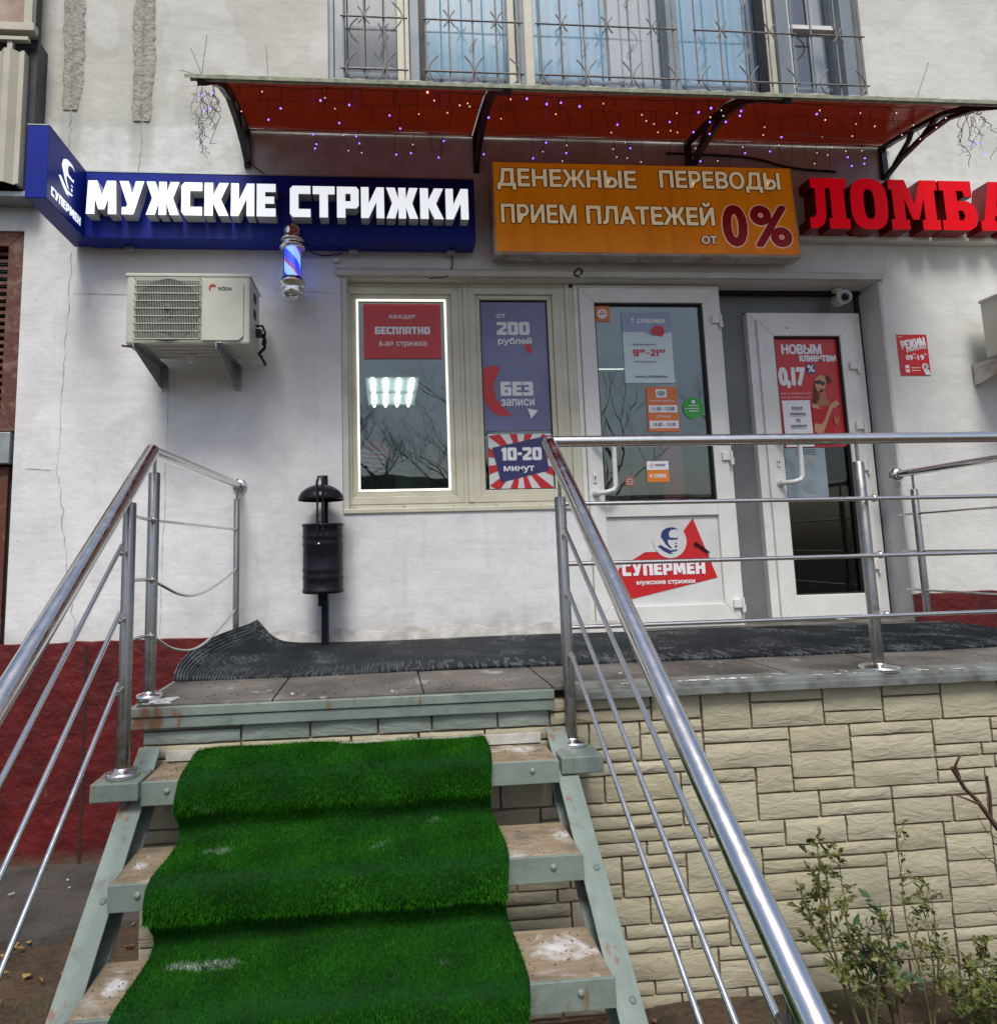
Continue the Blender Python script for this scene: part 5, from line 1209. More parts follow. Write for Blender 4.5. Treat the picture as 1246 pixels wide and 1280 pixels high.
mb = MB(); mb.tube([(2.35, -.5, 2.80), (2.75, -.6, 2.70), (3.0, -.8, 2.68), (3.12, -.86, 2.69)], .002, 5); emit(mb, 'wire', M['wire_pale'], SLt)
# cables on the wall
def cable(pts, r, name, label):
    mb = MB(); mb.tube(smooth(pts), r, 7); o = emit(mb, name, M['wire']); tag(o, label, 'cable'); return o
cable([(1.85, -.02, 2.985), (2.2, -.012, 2.985), (2.45, -.015, 2.965), (2.7, -.01, 2.91), (3.0, -.012, 2.89)], .008, 'cable', 'thick dark cable sagging on the wall above the orange sign')
cable([(.44, -.03, 2.30), (.445, -.015, 2.22), (.42, -.02, 2.16), (.40, -.035, 2.135), (.30, -.02, 2.13)], .004, 'cable', 'thin black cable dropping from the blue sign to the window head')
cable([(-.79, -.03, 2.86), (-.70, -.01, 2.80), (-.58, -.012, 2.72), (-.40, -.012, 2.705), (-.2, -.01, 2.71)], .004, 'cable', 'thin cable running from the left canopy bracket to the blue sign')
cable([(-.44, -.10, 2.285), (-.38, -.03, 2.272), (-.30, -.02, 2.27), (-.22, -.02, 2.285)], .004, 'cable', 'short cable looping under the blue sign right of the barber pole')
cable([(1.23, -.02, 2.15), (1.25, -.04, 2.175), (1.22, -.045, 2.19), (1.20, -.03, 2.16), (1.23, -.04, 2.14)], .006, 'cable', 'knot of cable on the lintel below the orange sign')
mb = MB(); mb.box(-.275, -.24, -.03, 0, 2.225, 2.255); o = emit(mb, 'cable_clip', M['sign_white'], bevel=.003); tag(o, 'small white box on the wall above the window corner', 'clip')

# ================================================================== CCTV
CC = thing('security_camera', 'round white security camera under the lintel above the pawnshop door', 'camera', (3.0, .08, 2.06))
d = Vector((-.25, -1, -.12)).normalized(); c0 = Vector((3.0, .06, 2.045))
mb = MB(); mb.lathe([(0, -.075), (.030, -.07), (.038, -.05), (.040, .04), (.043, .045), (.043, .062), (.036, .064)], c0, d, 28); emit(mb, 'camera_body', M['sign_white'], CC)
mb = MB(); mb.lathe([(.036, .060), (.034, .063), (0, .063)], c0, d, 24); emit(mb, 'lens_plate', M['galv'], CC)
mb = MB(); mb.lathe([(.023, .0635), (.022, .069), (.0, .070)], c0, d, 20); emit(mb, 'lens', M['black'], CC)
mb = MB(); mb.tube([tuple(c0-d*.03), (3.02, .10, 2.09), (3.02, .11, 2.12)], .014, 10); mb.lathe([(.03, 0), (.03, .02), (0, .022)], (3.02, .11, 2.135), (0, 0, -1), 16); emit(mb, 'camera_mount', M['pvc'], CC)

# ================================================================== POSTERS AND STICKERS
def sheet_thing(name, label, cat, x0, x1, z0, z1, y, mat, back=.001, rot=0):
    mb = MB(); c = ((x0+x1)/2, (z0+z1)/2); cr, sr = math.cos(rot), math.sin(rot)
    p = [(c[0]+(a-c[0])*cr-(b-c[1])*sr, c[1]+(a-c[0])*sr+(b-c[1])*cr) for a, b in rect(x0, x1, z0, z1)]
    t = thing(name, label, cat, (c[0], y, z0)); mb.poly(p, (0, y, 0), *XW, .001); emit(mb, 'sheet', mat, t); return t
yp = .1005      # just in front of the shop panes
t = sheet_thing('poster', 'red poster with white lettering at the top of the large window', 'poster', -.105, .375, 1.665, 2.015, yp, M['poster_red'])
q = (0, yp-.0015, 0)
text('каждая', t, M['white_print'], q, (.055, .215, 1.915, 1.945), bold=.01); block('БЕСПЛАТНО', t, [M['white_print']], q, (-.035, .305, 1.820, 1.868), single=True, gap=.7)
text('6-ая стрижка', t, M['white_print'], q, (-.01, .285, 1.735, 1.78), bold=.01)
t = sheet_thing('poster', 'grey blue haircut price poster filling the narrow window', 'poster', .625, 1.045, 1.205, 2.03, yp, M['poster_blue'])
flatpoly([(.63,1.60),(.68,1.62),(.74,1.61),(.71,1.54),(.69,1.48),(.71,1.40),(.76,1.34),(.80,1.30),(.72,1.30),(.67,1.33),(.63,1.40)], t, M['poster_red'], (0, yp-.0012, 0), name='red_splash')
flatpoly([(.89,1.76),(.93,1.77),(.95,1.71),(.92,1.69)], t, M['poster_red'], (0, yp-.0012, 0), name='red_splash')
q = (0, yp-.0028, 0)
text('от', t, M['white_print'], q, (.725, .785, 1.925, 1.953), bold=.03); block('200', t, [M['white_print']], q, (.725, .935, 1.815, 1.90), single=True, gap=.6)
text('рублей', t, M['white_print'], q, (.73, .945, 1.745, 1.80), bold=.03); block('БЕЗ', t, [M['white_print']], q, (.735, .940, 1.425, 1.515), single=True, gap=.6)
text('записи', t, M['white_print'], q, (.735, .945, 1.36, 1.405), bold=.03)
flatpoly([(.90,1.345),(.965,1.33),(.92,1.28)], t, M['white_print'], q, name='arrow')
t = sheet_thing('poster', 'red and white sunburst poster with purple block low in the narrow window', 'poster', .645, 1.045, .835, 1.185, yp, M['poster_white'])
cx_, cz_ = .85, 1.01
for k in range(12):
    a0 = 2*math.pi*k/12+.1; a1 = a0+math.pi/12
    def hit(a):
        c_, s_ = math.cos(a), math.sin(a); tt = min((.199/abs(c_)) if abs(c_) > 1e-6 else 9, (.174/abs(s_)) if abs(s_) > 1e-6 else 9); return (cx_-.005+tt*c_, 1.01+tt*s_)
    flatpoly([(cx_-.005, cz_), hit(a0), hit(a1)], t, M['poster_red'], (0, yp-.0012, 0), name='ray')
flatpoly([(.668,1.10),(.985,1.165),(1.02,.955),(.715,.885)], t, M['poster_navy'], (0, yp-.0024, 0), name='block')
q = (0, yp-.0036, 0)
block('10-20', t, [M['white_print']], q, (.725, .975, 1.02, 1.10), single=True, gap=.7); text('минут', t, M['white_print'], q, (.735, .925, .942, .985), bold=.03)
# tilted red card hanging inside
t = thing('hanging_card', 'dark red diamond shaped card low behind the large window', 'card', (-.03, .125, 1.0))
mb = MB(); mb.poly([(-.165, 1.06), (-.06, 1.175), (.065, 1.09), (-.055, .955)], (0, .125, 0), *XW, .002); emit(mb, 'card', M['poster_maroon'], t)
for i in range(5): flatpoly([(-.13+i*.004, 1.10-i*.028), (.0+i*.004, 1.085-i*.028), (.0+i*.004, 1.077-i*.028), (-.13+i*.004, 1.092-i*.028)], t, M['poster_white'], (0, .1215, 0), name='print_line')
# barbershop door glass
yd = .0735; q = (0, yd-.0015, 0); q2 = (0, yd-.0028, 0)
t = sheet_thing('sticker', 'orange square sticker with white disc in the top corner of the door glass', 'sticker', 1.35, 1.45, 1.895, 1.998, yd, M['poster_orange'])
flatpoly(disc(1.40, 1.946, .042), t, M['sticker_orange'], q, name='disc'); flatpoly(disc(1.40, 1.946, .032), t, M['white_print'], q2, name='disc'); flatpoly([(1.39,1.965),(1.41,1.965),(1.40,1.953)], t, M['redprint'], (0, yd-.004, 0), name='mark'); flatpoly(rect(1.378, 1.422, 1.942, 1.949), t, M['redprint'], (0, yd-.004, 0), name='mark')
t = sheet_thing('poster', 'pale blue opening hours poster with red digits in the door glass', 'poster', 1.525, 1.845, 1.495, 1.955, yd, M['poster_pale'])
flatpoly([(1.525,1.825),(1.66,1.83),(1.72,1.80),(1.80,1.815),(1.845,1.83),(1.845,1.955),(1.525,1.955)], t, M['poster_lilac'], q, name='band')
flatpoly([(1.70,1.83),(1.74,1.87),(1.79,1.865),(1.80,1.82),(1.78,1.795),(1.73,1.805)], t, M['poster_red'], q2, name='red_splash')
block('СУПЕРМЕН', t, [M['white_print']], q2, (1.625, 1.805, 1.885, 1.912), single=True, gap=.8)
emblem(t, M['white_print'], q2, 1.598, 1.885, .035, XW)
text('Время работы:', t, M['black_print'], q, (1.585, 1.74, 1.735, 1.752)); block('9', t, [M['poster_red']], q, (1.585, 1.622, 1.668, 1.712), single=True); block('21', t, [M['poster_red']], q, (1.70, 1.75, 1.668, 1.712), single=True)
block('00', t, [M['poster_red']], q, (1.627, 1.663, 1.692, 1.712), single=True); block('00', t, [M['poster_red']], q, (1.756, 1.795, 1.692, 1.712), single=True); flatpoly(rect(1.670, 1.694, 1.685, 1.692), t, M['poster_red'], q, name='dash')
text('без выходных', t, M['black_print'], q, (1.592, 1.735, 1.625, 1.640)); text('WWW.SUPERMAN-BARBER.RU'.replace('SUPERMAN-BARBER', 'СУПЕРМЕН'), t, M['navy_print'], q, (1.59, 1.80, 1.528, 1.543), bold=.02)
t = sheet_thing('sticker', 'orange working hours sheet with two white time bars on the door glass', 'sticker', 1.655, 1.855, 1.185, 1.47, yd, M['poster_orange'])
flatpoly(rect(1.715, 1.785, 1.40, 1.455), t, M['white_print'], q, name='badge'); flatpoly(disc(1.75, 1.428, .027, ry=.017), t, M['bluegrey_sheet'], q2, name='badge_oval')
text('Режим работы', t, M['white_print'], q, (1.675, 1.835, 1.368, 1.388)); flatpoly(rect(1.663, 1.848, 1.305, 1.352), t, M['white_print'], q, name='time_bar'); text('11.00 - 13.00', t, M['navy_print'], q2, (1.685, 1.83, 1.317, 1.34), bold=.02)
text('Обед', t, M['white_print'], q, (1.71, 1.80, 1.270, 1.289)); flatpoly(rect(1.663, 1.848, 1.205, 1.252), t, M['white_print'], q, name='time_bar'); text('13.00 - 13.30', t, M['navy_print'], q2, (1.685, 1.83, 1.217, 1.24), bold=.02)
t = thing('sticker', 'round green sticker with white marks on the door glass', 'sticker', (1.955, yd, 1.3))
flatpoly(disc(1.955, 1.332, .070, 40), t, M['sticker_green'], (0, yd, 0), name='disc'); flatpoly(disc(1.955, 1.372, .012, 16), t, M['white_print'], q2, name='mark')
flatpoly(rect(1.925, 1.985, 1.345, 1.350), t, M['white_print'], q2, name='mark'); flatpoly(rect(1.90, 1.99, 1.327, 1.331), t, M['white_print'], q2, name='mark'); text('ОПЛАТА', t, M['white_print'], q2, (1.925, 1.985, 1.305, 1.318), bold=.04)
t = sheet_thing('sticker', 'small white and orange pull sticker in the middle of the door glass', 'sticker', 1.625, 1.765, .868, .998, yd, M['sticker_orange'])
flatpoly(rect(1.625, 1.765, .943, .998), t, M['white_print'], q, name='band'); flatpoly([disc(1.658, .972, .011, 20), disc(1.658, .972, .007, 16)], t, M['poster_orange'], q2, name='mark'); text('помогает', t, M['navy_print'], q2, (1.680, 1.745, .966, .979), bold=.02)
text('К СЕБЕ', t, M['white_print'], q, (1.642, 1.748, .895, .918), bold=.045)
t = sheet_thing('notice', 'narrow maroon banner hanging inside the barbershop door', 'banner', 1.76, 1.90, .74, 1.55, .16, M['poster_maroon'])
t = sheet_thing('notice', 'small red framed notice low inside the door glass', 'notice', 1.485, 1.54, .845, .905, yd, M['counter'])
flatpoly([rect(1.487, 1.538, .847, .903), rect(1.493, 1.532, .853, .897)], t, M['redprint'], q, name='border'); flatpoly(rect(1.50, 1.525, .878, .884), t, M['redprint'], q, name='mark'); flatpoly(rect(1.50, 1.525, .864, .870), t, M['redprint'], q, name='mark')
# poster panel in the door bottom
t = thing('poster', 'red and white barbershop poster with a man\'s head on the lower door panel', 'poster', (1.72, .06, .1))
yq = .0605
flatpoly([(1.365,.14),(1.405,.345),(1.575,.44),(1.725,.44),(1.89,.64),(2.02,.275)], t, M['poster_red'], (0, yq, 0), name='red_shape')
flatpoly(disc(1.735, .505, .105, 40), t, M['sign_white'], (0, yq-.0012, 0), name='disc')
emblem(t, M['navy_print'], (0, yq-.0028, 0), 1.735, .415, .17, XW)
block('СУПЕРМЕН', t, [M['white_print']], (0, yq-.0028, 0), (1.425, 1.945, .300, .378), single=True, gap=.8)
text('мужские стрижки', t, M['white_print'], (0, yq-.0028, 0), (1.51, 1.875, .238, .268), bold=.03)
mb = MB(); mb.box(1.885, 1.90, .05, .058, .47, .475); mb.bar((1.89, .052, .49), (1.975, .05, .425), .004, .012); emit(mb, 'black_clip', M['black'], t)
# pawnshop door poster
yb_ = .1585; q = (0, yb_-.0015, 0); q2 = (0, yb_-.003, 0); q3 = (0, yb_-.0045, 0); q4 = (0, yb_-.006, 0)
t = sheet_thing('poster', 'red poster with big digits and a woman in sunglasses in the pawnshop door', 'poster', 2.572, 3.013, 1.085, 1.812, yb_, M['poster_red'])
text('НОВЫМ', t, M['white_print'], q, (2.625, 2.905, 1.705, 1.775), bold=.05); text('клиентам', t, M['white_print'], q, (2.745, 3.00, 1.655, 1.70), bold=.05)
text('0,17', t, M['white_print'], q, (2.588, 2.778, 1.475, 1.62), bold=.045, space=.9); flatpoly(rect(2.788, 2.848, 1.575, 1.640), t, M['navy_print'], q, name='block'); text('%', t, M['white_print'], q2, (2.792, 2.844, 1.582, 1.634), bold=.03)
text('займ от 30 000 руб. 0,17%', t, M['white_print'], q, (2.595, 2.80, 1.435, 1.448)); text('займ до 10 000 руб. 0,6 %', t, M['white_print'], q, (2.595, 2.80, 1.408, 1.421))
flatpoly([(2.825,1.50),(2.855,1.56),(2.905,1.57),(2.945,1.55),(2.96,1.52),(2.93,1.50),(2.905,1.52),(2.87,1.50),(2.85,1.44),(2.86,1.38),(2.84,1.33),(2.805,1.36),(2.815,1.42)], t, M['hair'], q, name='printed_hair')
flatpoly([(2.84,1.54),(2.87,1.565),(2.905,1.56),(2.915,1.52),(2.90,1.475),(2.875,1.45),(2.85,1.455),(2.835,1.49)], t, M['skin'], q2, name='printed_face')
flatpoly([(2.865,1.46),(2.90,1.475),(2.905,1.41),(2.935,1.37),(2.80,1.345),(2.84,1.38),(2.862,1.42)], t, M['skin_dark'], q2, name='printed_neck')
flatpoly([(2.838,1.525),(2.868,1.53),(2.905,1.515),(2.903,1.500),(2.885,1.493),(2.868,1.508),(2.85,1.503),(2.84,1.510)], t, M['black_print'], q3, name='printed_glasses')
flatpoly([(2.853,1.478),(2.875,1.474),(2.868,1.466)], t, M['redprint'], q3, name='printed_lips')
flatpoly([(2.80,1.345),(2.86,1.335),(2.93,1.345),(2.925,1.25),(2.94,1.10),(2.80,1.10)], t, M['redprint'], q3, name='printed_dress')
flatpoly([(2.80,1.345),(2.80,1.375),(2.84,1.36),(2.86,1.335)], t, M['skin'], q3, name='printed_shoulder')
flatpoly([(2.803,1.24),(2.80,1.19),(2.83,1.165),(2.86,1.18),(2.90,1.26),(2.935,1.335),(2.975,1.355),(3.005,1.375),(3.002,1.362),(2.965,1.395),(2.955,1.388),(2.92,1.36),(2.88,1.27),(2.855,1.235)], t, M['skin'], q4, name='printed_arm')
flatpoly([(2.945,1.30),(2.955,1.27),(2.975,1.285),(2.972,1.25),(2.958,1.22),(2.94,1.25)], t, M['skin_dark'], q4, name='printed_hand')
t = sheet_thing('notice', 'white paper notice stuck over the lower left of the red door poster', 'notice', 2.598, 2.79, 1.088, 1.395, yb_-.0035, M['white_print'], rot=.01)
for i, s_ in enumerate(('ВХОД В', 'ЛОМБАРД', 'ПО', 'ОДНОМУ!!!')):
    w_ = (.075, .105, .03, .11)[i]; zc = 1.355-i*.040; text(s_, t, M['black_print'], (0, yb_-.0065, 0), (2.695-w_/2, 2.695+w_/2, zc-.02, zc-.002), bold=.01); flatpoly(rect(2.695-w_/2, 2.695+w_/2, zc-.0255, zc-.0235), t, M['black_print'], (0, yb_-.0065, 0), name='underline')
t = sheet_thing('notice', 'blue grey printed sheet behind the glass below the red poster', 'notice', 2.572, 2.86, .755, 1.08, yb_, M['bluegrey_sheet'])
for zc in (1.0, .83): flatpoly([disc(2.74, zc, .055, 24, .045)], t, M['galv'], q, name='printed_oval')
for i in range(4): flatpoly(rect(2.66, 2.80, 1.035+i*.011, 1.038+i*.011), t, M['black_print'], q, name='print_line')
# wall schedule
t = sheet_thing('opening_hours_sign', 'small red opening hours plate on the wall right of the pawnshop door', 'sign', 3.305, 3.510, 1.515, 1.785, -.003, M['poster_red'])
q = (0, -.0045, 0); q2 = (0, -.006, 0)
text('РЕЖИМ', t, M['white_print'], q, (3.325, 3.495, 1.70, 1.758), bold=.04, rot=R(9)); text('работы:', t, M['white_print'], q, (3.36, 3.500, 1.672, 1.702), bold=.02, rot=R(9))
text('09', t, M['white_print'], q, (3.350, 3.400, 1.615, 1.65), bold=.04); text('19', t, M['white_print'], q, (3.430, 3.475, 1.615, 1.65), bold=.04); flatpoly(rect(3.408, 3.422, 1.627, 1.633), t, M['white_print'], q, name='dash'); text('00', t, M['white_print'], q, (3.403, 3.420, 1.648, 1.660)); text('00', t, M['white_print'], q, (3.478, 3.494, 1.648, 1.660))
flatpoly([rect(3.34, 3.367, 1.535, 1.582)], t, M['white_print'], q, name='badge'); flatpoly([rect(3.345, 3.362, 1.555, 1.563)], t, M['redprint'], q2, name='mark')
flatpoly(disc(3.475, 1.573, .021, 20), t, M['white_print'], q, name='disc'); flatpoly(disc(3.475, 1.573, .014, 16), t, M['galv'], q2, name='disc'); flatpoly([(3.46,1.552),(3.50,1.552),(3.508,1.518),(3.475,1.518)], t, M['poster_pale'], q, name='printed_figure')
for i in range(2): flatpoly(rect(3.38, 3.44, 1.545+i*.018, 1.549+i*.018), t, M['pink_text'], q, name='print_line')
text('115ж', t, M['pink_text'], q, (3.312, 3.34, 1.765, 1.775))

# ================================================================== WINDOW GRILLES
def grille_panel(xa, xb, label):
    Gp = thing('window_grille', label, 'grille', ((xa+xb)/2, -.1, 3.3), 'window grilles above the canopy')
    y = -.12; zs = [3.415, 3.765, 4.115]; n_ = max(2, round((xb-xa)/.148)); st = (xb-xa)/n_
    for i in range(n_+1):
        x = xa+i*st; mb = MB(); mb.tube([(x, y, 3.26), (x, y, 4.9)], .0055, 6); emit(mb, 'bar', M['grille'], Gp)
    for z in zs:
        mb = MB(); mb.tube([(xa-.02, y-.011, z), (xb+.02, y-.011, z)], .0055, 6); emit(mb, 'cross_bar', M['grille'], Gp)
    for i in range(n_+1):
        x = xa+i*st
        for zi, z in enumerate(zs):
            if (i+zi) % 2: continue
            if i in (0, n_):
                s_ = 1 if i == 0 else -1; mb = MB(); h_ = .095
                mb.tube([(x+s_*(.012+.06*(abs(t)**1.8)), y-.022, z+t*h_) for t in [-1, -.6, -.3, 0, .3, .6, 1]], .0045, 6); emit(mb, 'curl', M['grille'], Gp)
            else:
                mb = MB(); h_ = .10 if zi == 0 else .055; w_ = .055 if zi == 0 else .028
                for s_ in (-1, 1): mb.tube([(x+s_*(.006+w_*(abs(t)**1.8)), y-.022, z+t*h_) for t in [-1, -.6, -.3, 0, .3, .6, 1]], .0045, 6)
                emit(mb, 'rosette', M['grille'], Gp)
        if 0 < i < n_ and i % 2 == 0:
            for z in (3.59, 3.94):
                mb = MB(); mb.tube([(x-.022, y-.014, z-.05), (x+.024, y-.014, z+.055)], .0035, 5); mb.tube([(x-.030, y-.014, z-.035), (x+.010, y-.014, z+.05)], .003, 5); emit(mb, 'leaf_ornament', M['grille'], Gp)
    return Gp
grille_panel(Xp(432), Xp(500), 'narrow grille over the leftmost pane above the canopy')
grille_panel(Xp(524), Xp(632), 'grille over the second pane with blue curtains, left of the centre post')
grille_panel(Xp(654), Xp(815), 'wide grille over the central panes above the canopy')
grille_panel(Xp(842), Xp(962), 'grille over the right blue curtain pane above the canopy')
grille_panel(Xp(986), Xp(1048), 'narrow grille over the dark rightmost pane above the canopy')

# ================================================================== PLANTS
def leaf(mb, p, d, s, q):
    d = d.normalized(); a = d.cross(Vector((q.uniform(-1, 1), q.uniform(-1, 1), q.uniform(-1, 1)))).normalized(); w = s*.28
    up_ = d.cross(a)*s*.12
    mb.add([p, p+d*s*.45+a*w+up_, p+d*s, p+d*s*.45-a*w+up_, p+d*s*.5], [(0, 1, 4), (1, 2, 4), (2, 3, 4), (3, 0, 4)])
def shrub(base, stems, label, seed, leafm, ls=.022, stemcol='twig', dens=1.0):
    q = random.Random(seed); T_ = thing('shrub', label, 'shrub', base)
    F = MB()
    for (dx, dy, h, r0) in stems:
        p = Vector(base)+Vector((q.uniform(-.03, .03), q.uniform(-.02, .02), 0)); pts = [tuple(p)]; n_ = 12
        dirv = Vector((dx, dy, h)).normalized()
        L = Vector((dx, dy, h)).length
        sub = MB()
        for i in range(1, n_+1):
            dirv = (dirv+Vector((q.uniform(-.10, .10), q.uniform(-.06, .06), q.uniform(-.03, .05)))).normalized(); p = p+dirv*L/n_; pts.append(tuple(p))
            if i > 2:
                for m in range(q.choice([1, 2, 2])):
                    dd = (dirv*.5+Vector((q.uniform(-1, 1), q.uniform(-.7, .5), q.uniform(-.2, .7)))).normalized(); Lb = q.uniform(.04, .13)*(1.1-i/n_*.5)
                    e = p+dd*Lb; sub.tube([tuple(p), tuple(p+dd*Lb*.5+Vector((0, 0, q.uniform(-.01, .01)))), tuple(e)], [.0016, .0013, .0008], 4, False)
                    for kk in range(int(q.choice([3, 5, 7])*dens)):
                        t = q.uniform(.3, 1.05); leaf(F, p+dd*Lb*t, (dd*.6+Vector((q.uniform(-1, 1), q.uniform(-1, 1), q.uniform(-.8, .6)))), ls*q.uniform(.55, 1.2), q)
        rr_ = [r0*(1-.8*i/n_) for i in range(n_+1)]
        sub.tube(pts, rr_, 6); emit(sub, 'stem', M[stemcol], T_)
    if F.v:
        o = emit(F, 'foliage', leafm, T_, fixn=False)
    return T_
gy = GZ+.035
shrub((1.52, -1.62, gy), [(-.22, -.02, .62, .007), (-.12, .03, .50, .006), (-.05, -.05, .40, .006), (-.26, .02, .38, .005), (.02, 0, .30, .005)], 'leafy shrub leaning left with a tall leaning shoot against the stone wall', 1, M['leaf'], .026, dens=2.2)
shrub((1.58, -1.66, gy), [(.0, 0, .36, .011), (-.10, -.04, .34, .011)], 'dark leaved shrub with thick brown stems beside the leaning one', 2, M['leaf_dark'], .040, 'bark', .5)
shrub((1.76, -1.60, gy), [(-.01, .02, .58, .0045), (.10, 0, .42, .004), (.16, .03, .34, .004)], 'thin upright shrub with sparse small leaves in front of the stones', 3, M['leaf'], .024, dens=1.1)
shrub((1.90, -1.64, gy-.02), [(-.14, 0, .24, .004), (.02, .02, .26, .004), (.16, -.02, .24, .004), (-.05, -.06, .18, .004), (.10, -.05, .2, .004), (-.22, -.03, .2, .004), (.24, 0, .22, .004)], 'low bushy green shrub at the foot of the wall on the right', 4, M['leaf'], .028, dens=1.6)
def bare(base, tips, label, seed):
    q = random.Random(seed); T_ = thing('bare_twig_shrub', label, 'shrub', base)
    for br in tips:
        mb = MB(); mb.tube(br[0], br[1], 7); emit(mb, 'branch', M['bark'], T_)
    return T_
bare((2.45, -1.78, gy), [([(2.42, -1.78, -1.1), (2.25, -1.78, -.80), (2.05, -1.78, -.60), (1.885, -1.78, -.425), (1.825, -1.78, -.335), (1.79, -1.78, -.30), (1.756, -1.78, -.235)], [.012, .011, .010, .008, .0065, .006, .007]),
    ([(1.775, -1.78, -.265), (1.758, -1.79, -.225), (1.775, -1.79, -.20), (1.79, -1.79, -.195)], [.005, .004, .003, .0015]), ([(1.835, -1.78, -.35), (1.78, -1.79, -.325), (1.74, -1.79, -.310), (1.695, -1.80, -.305)], [.0045, .003, .002, .0015]), ([(1.865, -1.78, -.39), (1.862, -1.79, -.32), (1.858, -1.79, -.27), (1.856, -1.79, -.262)], [.005, .004, .0035, .006])],
     'bare brown branch reaching in from the right over the stone wall', 1)
bare((2.35, -1.7, gy), [([(2.30, -1.6, gy), (2.2, -1.62, -.85), (2.1, -1.62, -.68), (2.0, -1.63, -.60), (1.93, -1.63, -.545)], [.003, .0025, .002, .0018, .001]),
    ([(2.22, -1.6, gy), (2.12, -1.62, -.98), (2.05, -1.62, -.82), (1.97, -1.62, -.74)], [.003, .0025, .002, .0012]), ([(2.35, -1.6, gy), (2.18, -1.64, -.70), (2.12, -1.64, -.58), (1.98, -1.64, -.50), (1.95, -1.64, -.44)], [.003, .0025, .002, .0015, .001]), ([(2.05, -1.62, gy), (1.98, -1.62, -1.0), (1.85, -1.62, -.92)], [.0025, .002, .001])],
     'thin bare twigs rising in front of the stones near the right edge', 2)
# fallen leaves and litter on the left ground
rl = random.Random(9); mb = MB()
for i in range(110):
    x, y = rl.uniform(-2.6, -.95), -rl.uniform(.55, 1.6); leaf(mb, Vector((x, y, GZ+.004+rl.uniform(0, .008))), Vector((rl.uniform(-1, 1), rl.uniform(-1, 1), rl.uniform(-.1, .25))), rl.uniform(.02, .055), rl)
o = emit(mb, 'fallen_leaves', M['leaf_dry'], fixn=False); o['kind'] = 'stuff'
mb = MB()
for i in range(420):
    x, y = rl.uniform(.8, 3.2), -rl.uniform(1.45, 2.1); leaf(mb, Vector((x, y, gy+rl.uniform(0, .01))), Vector((rl.uniform(-1, 1), rl.uniform(-1, 1), rl.uniform(-.1, .3))), rl.uniform(.015, .04), rl)
o = emit(mb, 'fallen_leaves', M['leaf_dry'], fixn=False); o['kind'] = 'stuff'
mb = MB()
for i in range(420):
    x, y = rl.uniform(-.8, 3.0), rl.choice([rl.uniform(-1.36, -1.0), rl.uniform(-1.36, -1.25), rl.uniform(-.10, -.02)]); r_ = rl.uniform(.0012, .004); mb.ball((x, y, FL+.002), r_, 5, sq=.6)
for i in range(200):
    k = rl.choice([1, 2, 3]); ny_, tz = tr(k); x = rl.choice([rl.uniform(-.76, -.66), rl.uniform(.345, .55)]); mb.ball((x, ny_+rl.uniform(.01, .2), tz-.001), rl.uniform(.001, .0032), 5, sq=.6)
o = emit(mb, 'grit', M['grout'], fixn=False); o['kind'] = 'stuff'
mb = MB()
for i in range(12):
    x, y = rl.uniform(-2.4, -1.1), -rl.uniform(.06, .5); L = rl.uniform(.01, .04); a_ = rl.uniform(0, 3.1); mb.bar((x, y, GZ+.045), (x+L*math.cos(a_), y+L*math.sin(a_)*.5, GZ+.045), .006, .004)
o = emit(mb, 'litter', M['snow']); o['kind'] = 'stuff'
mb = MB()
for i in range(900):
    x, y = rl.gauss(-1.75, .25), -rl.uniform(1.0, 1.5); h_ = rl.uniform(.015, .045); dx = rl.uniform(-.02, .02); mb.add([(x-.002, y, GZ-.01), (x+.002, y, GZ-.01), (x+dx, y+rl.uniform(-.02, .02), GZ+h_)], [(0, 1, 2)])
o = emit(mb, 'grass', M['leaf'], fixn=False); o['kind'] = 'stuff'
ribbon(wander((-2.6, -.30), (-1.0, -.20), 26, .015), .008, GZ+.024, 'pavement_crack', M['dark'], None, 'ground', .004)['kind'] = 'structure'

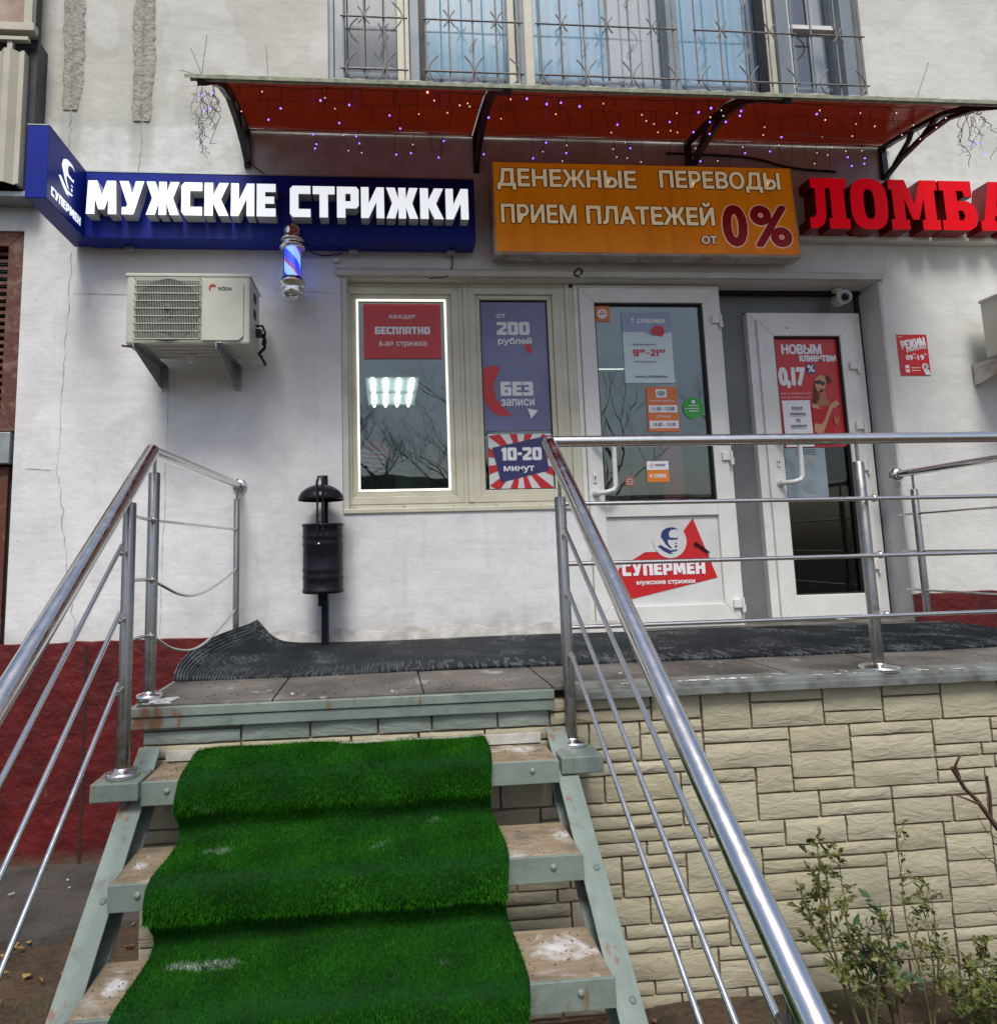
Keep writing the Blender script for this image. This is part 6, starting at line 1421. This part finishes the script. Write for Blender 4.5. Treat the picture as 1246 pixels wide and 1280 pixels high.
# ================================================================== WORLD BEHIND THE CAMERA (mirrored in glass and steel)
def tree(x, y, h, seed, label):
    q = random.Random(seed); T_ = thing('tree', label, 'tree', (x, y, GZ)); tk = MB(); tw = MB()
    def grow(p, d, L, r, lev):
        pts = [tuple(p)]; n_ = 4
        for i in range(n_):
            d = (d+Vector((q.uniform(-.16, .16), q.uniform(-.16, .16), q.uniform(-.05, .1)))).normalized(); p = p+d*L/n_; pts.append(tuple(p))
        (tk if lev < 2 else tw).tube(pts, [r*(1-.45*i/n_) for i in range(n_+1)], 6 if lev < 2 else 4, False)
        if lev >= 6: return
        for k in range(3 if lev < 4 else 3):
            t = Vector(pts[q.choice([2, 3, 4])]); a_ = q.uniform(0, 6.28); e = Vector((math.cos(a_), math.sin(a_), q.uniform(.15, .7))); grow(t, (d*.6+e*.75).normalized(), L*q.uniform(.55, .78), r*.5, lev+1)
    grow(Vector((x, y, GZ)), Vector((0, 0, 1)), h*.38, h*.011, 0)
    emit(tk, 'trunk', M['bark_far'], T_, fixn=False); emit(tw, 'crown', M['bark_far'], T_, fixn=False)
tree(2.6, -16, 9, 4, 'bare tree across the yard mirrored in the narrow window'); tree(7.2, -18, 10, 8, 'bare tree across the yard mirrored in the door glass')
tree(-2.5, -20, 10, 15, 'bare tree across the yard mirrored left in the large window'); tree(12, -19, 12, 23, 'farthest bare tree on the right across the yard')
tree(.8, -26, 12, 31, 'tall bare tree far across the yard mirrored in the large window'); tree(5.0, -27, 12, 41, 'tall bare tree far across the yard behind the door reflection')
FB = thing('apartment_block', 'long grey apartment block far across the yard', 'building', (0, -66, GZ))
mb = MB(); mb.box(-34, 22, -72, -64, GZ, 8.5); emit(mb, 'wall', M['far_wall'], FB)
w0 = None
for i in range(18):
    for j in range(3):
        if w0 is None:
            mb = MB(); mb.box(-32, -30.4, -64.01, -63.95, .9, 2.2); w0 = emit(mb, 'window', M['glass_dark'], FB)
        else: clone(w0, (i*2.9, 0, j*2.9), FB)
print('done', len(bpy.data.objects))
